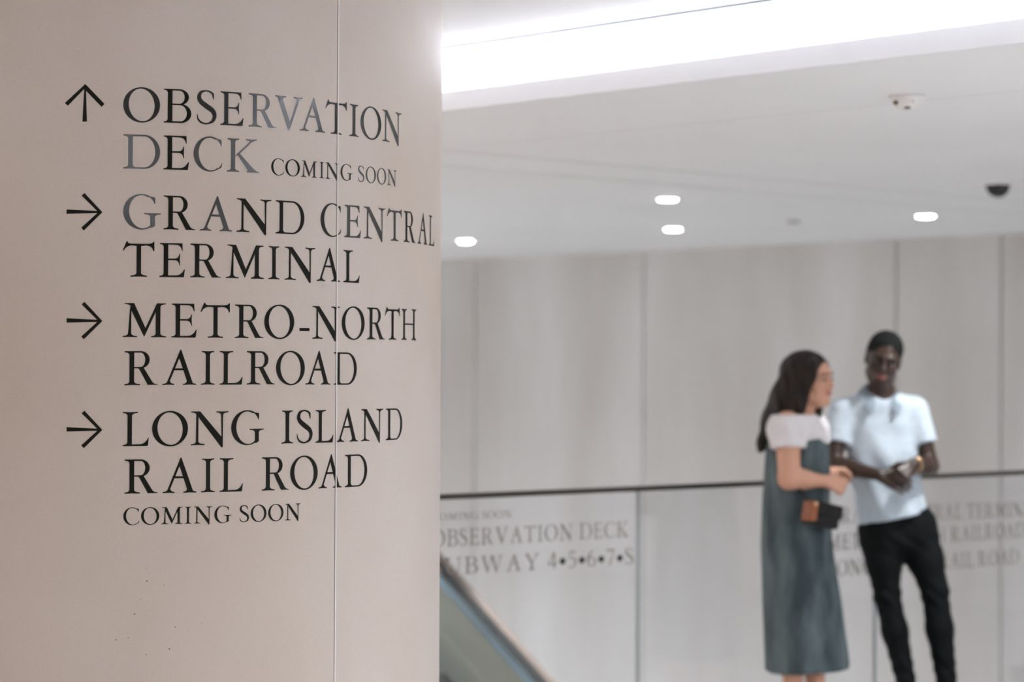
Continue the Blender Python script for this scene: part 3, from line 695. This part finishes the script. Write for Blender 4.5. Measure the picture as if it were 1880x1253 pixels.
def hand(F, wrist, dirn, palm, thumb, s=1.0, curl=(.5, .6, .5), spread=.0, tcurl=.3):
    """palm: direction the palm faces; thumb: side of the palm the thumb leaves from"""
    d = unit(dirn); p = np.array(palm, float); p = unit(p-d*(p@d)); t = np.cross(d, p); t = t if t@np.array(thumb, float) > 0 else -t
    W_ = np.array(wrist, float)
    for o in (-.028, -.009, .010, .027): F.cone(W_+d*.012*s+t*o*.55*s, W_+d*(.088-.10*abs(o-.005))*s+t*o*1.12*s, .0155*s, .0115*s, .012)
    for o, L_, r in ((.030, .070, .0088), (.010, .079, .0092), (-.010, .073, .0088), (-.029, .057, .0078)):
        q = W_+d*(.090-.10*abs(o-.005))*s+t*o*1.15*s; a_ = 0; dd = unit(d+t*o*spread*20)
        for seg, c_ in zip((.45, .31, .24), curl):
            a_ += c_; v = dd*math.cos(a_)+p*math.sin(a_); q2 = q+v*L_*seg*s
            F.cone(q, q2, r*s, r*.93*s, .0045); q = q2
    q = W_+d*.026*s+t*.026*s
    v = unit(d*.62+t*.62+p*.35); q2 = q+v*.040*s; F.cone(q, q2, .0145*s, .0105*s, .010)
    v = unit(d*(.85-.3*tcurl)+t*.2+p*(.25+tcurl)); q3 = q2+v*.030*s; F.cone(q2, q3, .0105*s, .0095*s, .006)
    v = unit(d*(.9-.5*tcurl)-t*.1*tcurl+p*(.3+tcurl)); F.cone(q3, q3+v*.024*s, .0095*s, .0075*s, .006)
FLOOR = -.07
M['eye_white'] = mat('eye_white', (.30, .26, .24), .3); M['iris'] = mat('iris', (.03, .018, .012), .2)
M['skin_dark'] = mat('deep_brown_skin', (.042, .021, .014), .36, Specular_IOR_Level=.5)
M['skin_light'] = mat('light_skin', (.64, .35, .24), .5, Subsurface_Weight=.08, Subsurface_Scale=.01)
M['hair_black'] = noise_col(mat('short_black_hair', (.01, .01, .01), .85, Specular_IOR_Level=.15), (.004, .005, .005), (.014, .015, .015), 160, 3, (1, 1, 1), .3, .7, .6, 400)
M['hair_brown'] = noise_col(mat('long_brown_hair', (.02, .012, .008), .5, Specular_IOR_Level=.3), (.007, .0045, .003), (.022, .0125, .008), 30, 4, (1, 1, .12), .35, .7, .5, 200)
M['lips_dark'] = mat('dark_lips', (.30, .10, .085), .3); M['lips_pink'] = mat('pink_lips', (.50, .16, .14), .4)
M['polo'] = noise_col(mat('pale_blue_knit', (.6, .7, .8), .85), (.50, .58, .655), (.57, .655, .73), 40, 3, (1, 1, 1), .3, .7, .4, 300)
M['collar'] = mat('grey_blue_collar', (.25, .31, .36), .85)
M['trousers'] = noise_col(mat('black_denim', (.012, .016, .018), .75, Specular_IOR_Level=.16), (.002, .0032, .0036), (.005, .0065, .0075), 12, 4, (1, 1, 1), .3, .7, .5, 220)
M['denim'] = noise_col(mat('grey_teal_denim', (.1, .14, .16), .8), (.028, .046, .056), (.115, .152, .166), 11, 8, (1, 1, .3), .38, .66, .5, 260)
M['blouse'] = noise_col(mat('white_cotton', (.8, .77, .79), .8), (.74, .71, .73), (.80, .775, .79), 12, 3, (1, 1, 1), .3, .7, .3, 90)
M['tan'] = mat('tan_leather', (.27, .08, .028), .4); M['black_leather'] = mat('black_leather', (.006, .006, .0055), .42, Specular_IOR_Level=.3)
M['gold'] = mat('gold_watch_case', (.86, .60, .36), .22, 1.0); M['shoe'] = mat('white_sneaker', (.7, .68, .66), .5); M['shoe_dark'] = mat('dark_shoe', (.02, .02, .02), .4)

def person(base_px, depth, label):
    X = at(base_px, 1000, depth)[0]
    w = c2w(np.array([X, depth, 0]))
    r = empty('person', (w[0], w[1], FLOOR), YAW-math.pi/2); tag(r, label, 'person')
    def J(px, py, dd=0.0):
        q = at(px, py, depth+dd); return np.array([q[0]-X, dd, q[2]-FLOOR])
    return r, J, depth/FPX
# ---- man -----------------------------------------------------------------
MD = 11.04
man, J, K = person(1655, MD, 'person in pale blue polo shirt and black trousers, hands clasped, leaning on glass rail')
r = 1
shR, shL = J(1545, 757, .01), J(1681, 755, .01)
elR, elL = J(1529, 853, -.05), J(1707, 856, -.03)
wrR, wrL = J(1614, 873, -.225), J(1677, 855, -.215)
hipR, hipL = J(1616, 972), J(1681, 968, .01)
knR, knL = J(1629, 1095, -.03), J(1716, 1085, -.05)
anR, anL = J(1664, 1256, -.06), J(1739, 1262, -.08)
nb, nt = J(1619, 726, .0), J(1616, 694, -.02)
HB = frame((-.10, -.97, -.24), (.20, -.24, .95)); hc = J(1621.5, 662, -.045)
zs = 0
F = Field((-.36, -.36, -.01), (.33, .24, 1.90), .0052)
HL = head(F, hc, HB, 1.02)
F.cone(nt, nb, .052, .053, .03); F.cone(nb, J(1618, 748), .055, .065, .04)
F.cone(J(1614, 734), J(1572, 750), .045, .045, .04); F.cone(J(1620, 734), J(1662, 748), .045, .045, .04)
fl = (np.array([0, 1., 0]), .68)
F.cone(J(1600, 790), J(1612, 860), .105, .095, .06, flat=fl); F.cone(J(1638, 790), J(1640, 860), .105, .09, .06, flat=fl)
F.cone(J(1628, 870), J(1645, 960), .14, .145, .06, flat=fl)
for sh, el, wr in ((shR, elR, wrR), (shL, elL, wrL)):
    F.cone(sh, el, .048, .040, .03); F.cone(el, el+(wr-el)*.35, .041, .041, .02); F.cone(el+(wr-el)*.3, wr, .042, .027, .02)
for hp, kn, an in ((hipR, knR, anR), (hipL, knL, anL)):
    F.cone(hp, kn, .085, .052, .04); F.cone(kn, kn+(an-kn)*.35, .05, .052, .02); F.cone(kn+(an-kn)*.3, an, .052, .034, .03)
    F.cone(an, an*np.array([1, 1, 0])+np.array([-.01, -.0, .035]), .034, .036, .02); F.cone(an*np.array([1, 1, 0])+np.array([0, .03, .035]), an*np.array([1, 1, 0])+np.array([0, -.14, .03]), .034, .030, .03)
hand(F, wrR, J(1642, 884, -.245)-wrR, (.1, .95, -.3), (0, 0, 1), .98, (.25, .35, .3), .01, .2)
hand(F, wrL, J(1650, 876, -.275)-wrL, (-.05, .93, -.36), (-.5, 0, .8), .98, (.55, .75, .5), .03, .3)
body = skin('body', F, M['skin_dark'], man)
face_bits(body, HL, HB, 1.02, {'hair': M['hair_black'], 'lips': M['lips_dark']}, True)
# hair
F = Field(hc-.16, hc+.19, .004)
F.ell(HL(0, -.020, .052), np.array([.081, .097, .083])*1.02, HB, .02); F.ell(HL(0, -.05, .0), np.array([.079, .065, .085])*1.02, HB, .03)
F.ell(HL(0, .085, .0), np.array([.072, .075, .083])*1.02, HB, .015, 'd'); F.cut(HL(0, 0, -.05), -HB[2])
F.ell(HL(-.08, .02, -.03), np.array([.04, .05, .06])*1.02, HB, .012, 'd'); F.ell(HL(.08, .02, -.03), np.array([.04, .05, .06])*1.02, HB, .012, 'd')
skin('hair', F, M['hair_black'], body, 2)
# polo shirt
F = Field((-.37, -.27, .60), (.34, .27, 1.65), .0055)
fl = (np.array([0, 1., 0]), .72)
F.cone(J(1596, 788), J(1611, 855), .118, .120, .06, flat=fl); F.cone(J(1640, 786), J(1641, 855), .118, .112, .06, flat=fl)
F.cone(J(1622, 850), J(1643, 975), .146, .168, .06, flat=(np.array([0, 1., 0]), .82)); F.cone(J(1590, 747, -.03), J(1642, 747, -.03), .046, .046, .04)
F.cone(J(1606, 737, .015), J(1553, 756, .012), .056, .058, .05); F.cone(J(1612, 738, .015), J(1673, 752, .012), .056, .060, .05)
for sh, el in ((shR, elR), (shL, elL)):
    F.cone(sh, sh+(el-sh)*.72, .060, .064, .035, end=.60*np.linalg.norm(el-sh))
F.cut(J(1640, 951), unit((.20, 0, -1)))
def folds(v):
    w = v.copy(); c_ = J(1640, 860)
    a_ = (v[:, 0]-c_[0])*.8+(v[:, 2]-c_[2])*.35; env = np.clip((1.42-v[:, 2])/.35, 0, 1)
    w[:, 1] += env*(.007*np.sin(a_*62)+.005*np.sin(a_*33+v[:, 2]*14)); return w
polo = skin('polo_shirt', F, M['polo'], man, 3, folds)
# collar: two flaps and a stand, plus placket
def sheet(name, quads, m, parent, th=.006, lab=None):
    bm = bmesh.new(); G = [[bm.verts.new(p) for p in row] for row in quads]
    for A, B in zip(G, G[1:]):
        for i in range(len(A)-1): bm.faces.new((A[i], A[i+1], B[i+1], B[i]))
    bmesh.ops.recalc_face_normals(bm, faces=bm.faces); o = obj(name, bm, m, parent, True)
    md = o.modifiers.new('thickness', 'SOLIDIFY'); md.thickness = th; md.offset = 0
    s2 = o.modifiers.new('smooth', 'SUBSURF'); s2.levels = 2; s2.render_levels = 2
    if lab: tag(o, lab)
    return o
cn = J(1611, 722, -.005)
for sg_ in (-1, 1):
    rows = []
    for i in range(9):
        f_ = i/8; ph = math.radians(4+ (150 if sg_ < 0 else 146)*f_); c_, s_n = math.cos(ph), math.sin(ph)*sg_
        zt = .052-.030*f_-.052*f_**3; a_ = cn+np.array([s_n*.058+.012*f_*f_, c_*.062-.004, zt])
        b_ = cn+np.array([s_n*(.098+.012*f_+(.012 if sg_ > 0 else 0))+.012*f_*f_, c_*(.090+.045*f_), zt-.040-.046*f_**4])
        rows.append([a_, (a_+b_)/2+np.array([0, 0, .010]), b_])
    sheet('collar_flap', rows, M['collar'], polo, .005, 'grey blue turned-down collar' if sg_ < 0 else None)
# trousers
F = Field((-.30, -.27, .10), (.33, .24, 1.10), .0055)
F.cone(J(1630, 958), J(1662, 952), .116, .114, .05, flat=(np.array([0, 1., 0]), .84)); F.cone(J(1622, 990), J(1675, 985), .112, .108, .05)
for hp, kn, an, r0, r1, r2 in ((hipR, knR, anR, .099, .064, .046), (hipL, knL, anL, .100, .067, .046)):
    F.cone(hp, hp+(kn-hp)*.5, r0, (r0+r1)*.49, .03); F.cone(hp+(kn-hp)*.5, kn, (r0+r1)*.49, r1*.96, .03); F.cone(kn, kn+(an-kn)*.4, r1*.95, r1*.92, .02); F.cone(kn+(an-kn)*.4, an+(an-kn)*.02, r1*.92, r2, .03)
F.cut(J(1640, 943), unit((-.2, 0, 1)))
def tf(v):
    w = v.copy(); z = v[:, 2]
    kz = np.exp(-((z-knR[2])/.07)**2)+1.0*np.exp(-((z-anR[2]-.07)/.09)**2)+.7*np.exp(-((z-hipR[2]+.06)/.06)**2)
    w[:, 0] += kz*.0028*np.sin(z*95+v[:, 1]*25); w[:, 1] += kz*.0035*np.sin(z*80+v[:, 0]*60); return w
tr = skin('trousers', F, M['trousers'], man, 2, tf)
bm = bmesh.new()
# shoes
for an, nm in ((anR, 0), (anL, 1)):
    b0 = an*np.array([1, 1, 0]); F = Field(b0+np.array([-.08, -.24, -.002]), b0+np.array([.08, .12, .14]), .006)
    F.cone(b0+np.array([0, .035, .045]), b0+np.array([0, -.05, .05]), .046, .050, .03); F.cone(b0+np.array([0, -.05, .045]), b0+np.array([0, -.17, .035]), .050, .040, .03); F.cone(b0+np.array([0, .03, .06]), b0+np.array([0, 0, .085]), .045, .042, .03)
    F.cut((0, 0, .004), (0, 0, -1)); F.cut((0, 0, .095), (0, 0, 1)); skin('shoe', F, M['shoe_dark'], man, 1)
# wristwatch round the left wrist
wd = unit(wrL-elL); wc = wrL-wd*.015; FB = frame(wd, (0, -.75, .66))
bm = bmesh.new()
for i in range(40):
    for j in range(8):
        pass
R1, R2 = .0345, .0065
vs = [[bm.verts.new(Vector(wc+(FB[0]*math.cos(a_)+FB[2]*math.sin(a_))*(R1+R2*.5*math.cos(b_))+FB[1]*R2*1.3*math.sin(b_))) for b_ in [2*math.pi*j/8 for j in range(8)]] for a_ in [2*math.pi*i/40 for i in range(40)]]
for i in range(40):
    for j in range(8): bm.faces.new((vs[i][j], vs[(i+1) % 40][j], vs[(i+1) % 40][(j+1) % 8], vs[i][(j+1) % 8]))
watch = obj('wristwatch', bm, M['gold'], man, True)
bm = bmesh.new(); lathe(bm, [(0, .011), (.014, .011), (.0185, .008), (.020, 0), (0, -.002)], 32)
for v in bm.verts: v.co = Vector(wc+FB[2]*(R1+v.co.z-.002)+FB[0]*v.co.x+FB[1]*v.co.y)
obj('watch_case', bm, M['gold'], watch, True)

# ---- woman ---------------------------------------------------------------
WD = 10.5
wom, J, K = person(1478, WD, 'person with long dark brown hair in a grey teal denim pinafore and white puff-sleeve blouse')
FA = math.radians(22); fwd = np.array([math.cos(FA), -math.sin(FA), 0]); rgt = np.array([-math.sin(FA), -math.cos(FA), 0])
shR = J(1446, 779, -.15); shL = J(1482, 781, .15)
elR = J(1449, 879, -.19); wrR = J(1514, 884, -.17)
elL = J(1506, 868, .20); wrL = J(1522, 868, .34)
hipc = J(1466, 965)
kn = [J(1462, 1130, -.085), J(1488, 1130, .07)]; an = [J(1452, 1310, -.09), J(1500, 1305, .05)]
HFA = math.radians(40); HB = frame((math.cos(HFA), -math.sin(HFA), -.03), (-.06, -.02, 1)); hc = J(1490.5, 697, -.02)
nb, nt = J(1470, 766, 0), J(1482, 728, -.01)
F = Field((-.30, -.36, -.01), (.26, .56, 1.80), .0055)
HL = head(F, hc, HB, .985, (0, 0), .96)
F.cone(nt, nb, .046, .050, .03); F.cone(nb-[0, 0, .02], (shR+nb)/2-[0, 0, .02], .044, .042, .03); F.cone(nb-[0, 0, .02], (shL+nb)/2-[0, 0, .02], .044, .042, .03)
fl = (fwd, .82)
F.cone((shR*.6+shL*.4)-[0, 0, .06], (shR*.6+shL*.4)-[0, 0, .30], .105, .09, .05); F.cone((shR*.4+shL*.6)-[0, 0, .06], (shR*.4+shL*.6)-[0, 0, .30], .105, .09, .05)
F.cone(J(1468, 900), hipc, .12, .145, .06)
F.cone(shR, elR, .058, .047, .03); F.cone(elR, elR+(wrR-elR)*.4, .048, .041, .02); F.cone(elR+(wrR-elR)*.4, wrR, .041, .027, .02)
F.cone(shL, elL, .055, .043, .03); F.cone(elL, wrL, .042, .026, .02)
for a_, b_, hp in ((kn[0], an[0], hipc-[0, .08, 0]), (kn[1], an[1], hipc+[0, .08, 0])):
    F.cone(hp, a_, .09, .056, .04); F.cone(a_, a_+(b_-a_)*.35, .05, .053, .02); F.cone(a_+(b_-a_)*.35, b_, .053, .036, .02)
    g0 = b_*np.array([1, 1, 0]); F.cone(b_, g0+[0, 0, .05], .034, .034, .02); F.cone(g0+[-.03, 0, .035], g0+fwd*.13+[0, 0, .026], .032, .026, .03)
hand(F, wrR, J(1545, 892, -.16)-wrR, (.1, .9, -.2), (.4, 0, 1), .92, (.9, 1.1, .8), .0, .8)
hand(F, wrL, J(1540, 868, .40)-wrL, (.55, .25, -.4), (0, -1, .6), .92, (.7, .8, .6), .02, .6)
body = skin('body', F, M['skin_light'], wom)
face_bits(body, HL, HB, .985, {'hair': M['hair_brown'], 'lips': M['lips_pink']}, True)
# hair: long, over the back
F = Field(np.minimum(hc, J(1395, 832))-.17, hc+.20, .0048)
F.ell(HL(0, -.022, .045), np.array([.084, .100, .085])*.985, HB, .02)
F.cone(HL(.02, -.055, .02), J(1447, 735, -.03), .088, .072, .05); F.cone(J(1447, 735, -.03), J(1424, 772, .0), .070, .060, .05)
F.cone(J(1424, 770, .0), J(1404, 812, .03), .058, .030, .04); F.cone(J(1404, 808, .03), J(1395, 828, .03), .026, .012, .03)
F.cone(HL(.068, .015, .03), J(1471, 752, -.075), .026, .020, .03); F.cone(HL(.060, .05, .078), HL(.075, .015, .0), .020, .026, .025)
F.cone(HL(-.066, .015, .03), HL(-.07, -.01, -.16), .024, .020, .03)
F.cone(J(1452, 738, -.075), J(1430, 766, -.085), .040, .034, .03); F.ell(HL(-.006, .10, -.015), np.array([.062, .078, .098])*.985, HB, .012, 'd')
def hw(v):
    w = v.copy(); w[:, 1] += .004*np.sin(v[:, 0]*140+v[:, 2]*20); w[:, 0] += .003*np.sin(v[:, 2]*40+v[:, 1]*60); return w
skin('hair', F, M['hair_brown'], body, 2, hw)
# blouse: puff sleeves, yoke, collar
F = Field((-.26, -.36, 1.0), (.22, .34, 1.60), .0055)
for sh, el in ((shR, elR), (shL, elL)):
    F.ell(sh*.85+el*.15+np.array([-.002, 0, .012]), (.093, .084, .086), None, .02); F.cone(sh*.75+el*.25, sh*.6+el*.4, .07, .078, .03)
F.cone(nb-[0, 0, .022], shR*.8+nb*.2-[0, 0, .004], .054, .062, .05); F.cone(nb-[0, 0, .022], shL*.8+nb*.2-[0, 0, .004], .054, .062, .05)
F.cone((shR*.6+shL*.4)-[0, 0, .07], (shR*.6+shL*.4)-[0, 0, .16], .092, .095, .05); F.cone((shR*.4+shL*.6)-[0, 0, .07], (shR*.4+shL*.6)-[0, 0, .16], .092, .095, .05)
for sh, el in ((shR, elR), (shL, elL)):
    n_ = unit(el-sh); pc = sh+(el-sh)*.45; sl, P = F.sub(pc-.14, pc+.14); s_d = (P-pc)@n_
    F.d[sl] = np.where(s_d > -.02, np.maximum(F.d[sl], s_d), F.d[sl])
F.cone(J(1480, 774, -.045), J(1490, 802, -.05), .052, .074, .04); F.cut(J(1470, 850), (0, 0, -1)); F.cut(nb+[0, 0, .012], (0, 0, 1))
def bw(v):
    w = v.copy(); w[:, 1] += .004*np.sin(v[:, 0]*75+v[:, 2]*18); return w
bl = skin('blouse', F, M['blouse'], wom, 2, bw)
sheet('collar_flap', [[J(1473, 763, -.055), J(1481, 761, -.05), J(1489, 760, -.03)], [J(1480, 778, -.10), J(1488, 776, -.095), J(1496, 774, -.08)], [J(1489, 792, -.115), J(1495, 791, -.115), J(1502, 788, -.10)], [J(1497, 801, -.118), J(1501, 801, -.118), J(1506, 797, -.11)]], M['blouse'], bl, .005)
sheet('collar_flap', [[J(1490, 760, .0), J(1495, 761, .03), J(1498, 763, .06)], [J(1498, 774, -.0), J(1503, 776, .03), J(1506, 778, .07)], [J(1507, 788, .02), J(1509, 790, .04), J(1510, 791, .07)]], M['blouse'], bl, .005)
# pinafore dress
F = Field((-.34, -.34, .15), (.36, .34, 1.42), .0062)
ax0, ax1 = J(1468, 900), J(1486, 1252)
def dress(P):
    z = P[..., 2]
    zz = np.array([FLOOR, J(1480, 1252)[2], J(1480, 1110)[2], J(1480, 1000)[2], J(1480, 920)[2], J(1480, 870)[2], J(1480, 820)[2], J(1480, 780)[2]])
    o_ = np.argsort(zz); zz = zz[o_]
    lpx = np.array([1406, 1409, 1403, 1398, 1400, 1404, 1408, 1426])[np.argsort(np.argsort(o_))][o_] if False else np.array([1408, 1409, 1402, 1398, 1400, 1403, 1406, 1424])
    rpx = np.array([1566, 1563, 1545, 1527, 1522, 1523, 1521, 1506])
    L_ = np.array([J(x, 1000)[0] for x in lpx]); R_ = np.array([J(x, 1000)[0] for x in rpx])
    hw_ = np.array([.20, .20, .195, .19, .175, .165, .16, .14])
    l_ = np.interp(z, zz, L_); r_ = np.interp(z, zz, R_); hy = np.interp(z, zz, hw_)
    cx, hx = (l_+r_)/2, (r_-l_)/2
    x = P[..., 0]-cx; y = P[..., 1]; an_ = np.arctan2(y/hy, x/hx)
    fold = 1+np.clip((1.0-z)/.8, 0, 1)*(.022*np.sin(an_*7+1)+.014*np.sin(an_*13+z*3))
    rr = ((np.abs(x)/hx)**2.3+(np.abs(y)/hy)**2.3)**(1/2.3)
    return (rr-fold)*np.minimum(hx, hy)*.8
F.put((-.34, -.34, .15), (.36, .34, 1.42), dress, .001)
F.cut(J(1486, 1229), unit((.07, 0, -1))); F.cut(J(1470, 801), unit((-.2, 0, 1)))
F.cut(J(1492, 806), unit((-.1, 0, 1)))
# arm hole on the near side
F.ell(shR*.62+elR*.38+[.012, -.03, 0], (.062, .085, .105), None, .015, 'd')
dr = skin('pinafore_dress', F, M['denim'], wom, 2)
for b_ in an:
    g0 = b_*np.array([1, 1, 0]); F = Field(g0+np.array([-.14, -.16, -.002]), g0+np.array([.24, .16, .12]), .006)
    F.cone(g0+[-.04, 0, .042], g0+fwd*.05+[0, 0, .045], .042, .045, .03); F.cone(g0+fwd*.05+[0, 0, .04], g0+fwd*.15+[0, 0, .032], .045, .036, .03)
    F.cut((0, 0, .004), (0, 0, -1)); F.cut((0, 0, .075), (0, 0, 1)); skin('shoe', F, M['shoe'], wom, 1)

# ---- bag at her hip ------------------------------------------------------
P0, P1 = at(1486, 939, WD-.262), at(1530, 950, WD-.17)
bc = (P0+P1)/2; wv = c2w(bc)
bag = empty('handbag', (wv[0], wv[1], bc[2]), YAW-math.pi/2); tag(bag, 'small black leather handbag with a tan end at the hip of the denim pinafore', 'handbag')
d_ = P1-P0; ang = math.atan2(d_[1], d_[0]); tilt = math.atan2(d_[2], math.hypot(d_[0], d_[1])); ln = float(np.linalg.norm(d_))
RM = Matrix.Rotation(ang, 4, 'Z') @ Matrix.Rotation(-tilt, 4, 'Y')
def bagpart(name, lo, hi, bev, m, lab=None, parent=bag):
    bm = bmesh.new(); box(bm, lo, hi)
    bmesh.ops.bevel(bm, geom=bm.edges[:], offset=bev, segments=4, profile=.6, affect='EDGES')
    for v in bm.verts: v.co = RM @ v.co
    o = obj(name, bm, m, parent, True)
    if lab: tag(o, lab)
    return o
hl = ln/2
bd_ = bagpart('body', (-hl-.01, -.035, -.055), (hl+.01, .035, .042), .016, M['black_leather'])
bagpart('flap', (-hl+.022, -.041, -.012), (hl+.014, .038, .050), .012, M['black_leather'])
bagpart('side_panel', (-hl-.018, -.036, -.046), (-hl+.021, .030, .044), .012, M['tan'], 'tan leather end panel')
bagpart('buckle', (-hl-.012, -.041, .024), (-hl+.006, -.033, .040), .004, M['gold'], 'small gold buckle')
# strap up to her far shoulder
pts = []
inv = lambda q: np.array(q)
for q in (at(1484, 922, WD-.225), at(1468, 900, WD-.205), at(1460, 860, WD-.17), at(1462, 800, WD-.12)):
    pts.append(np.array([q[0]-bc[0], q[1]-bc[1], q[2]-bc[2]]))
bm = bmesh.new(); prev = None
for q in pts:
    vs = [bm.verts.new(q+np.array([sx*.006, 0, 0])+np.array([0, sy*.0025, 0])) for sx, sy in ((-1, -1), (1, -1), (1, 1), (-1, 1))]
    if prev:
        for i in range(4): bm.faces.new((prev[i], prev[(i+1) % 4], vs[(i+1) % 4], vs[i]))
    prev = vs
bmesh.ops.recalc_face_normals(bm, faces=bm.faces); obj('strap', bm, M['black_leather'], bag, True)
#PE#
# ------------------------------------------------------------------ hall lights out of the frame: added fill downlights and a key light
NEUT = (.97, .985, 1.0); AMB = (1, .60, .28)
pk = c2w(np.array([2.45, 10.35, 0]))
hall = [(7.0, 3.2, 12, COOL), (9.5, .5, 80, NEUT), (6.5, -1.5, 275, COOL), (2.4, -2.5, 20, NEUT),
        (-3, 5.0, 40, AMB), (-4, -2, 25, AMB), (1, 10, 85, AMB), (4, 16, 560, (.98, .985, 1.0))]  # unseen lamps added to balance the light on column, wall and ceiling
for u, v, pw_, c_ in hall:
    downlight((u, v, UPPER if COVE0 < u < COVE else CEIL), 'added fill downlight in the hall ceiling, out of view', pw_, c_, 'downlights over the hall', 168)
k_ = downlight((pk[0], pk[1], CEIL), 'added fill downlight in the hall ceiling, out of view', 27, NEUT, 'downlights over the hall', 44)
k_ = [o for o in k_.children if o.type == 'LIGHT'][0]
aim = c2w(np.array([1.70, 11.0, 1.18]))-np.array([pk[0], pk[1], CEIL])
k_.rotation_euler = Vector(aim).to_track_quat('-Z', 'Y').to_euler()     # this one is tilted towards the people
area('lower_level_fill', (11.6, 13, -4.6), 3.5, 18, 36, COOL, True)  # unseen upward lamp added to lift the wall and ceiling
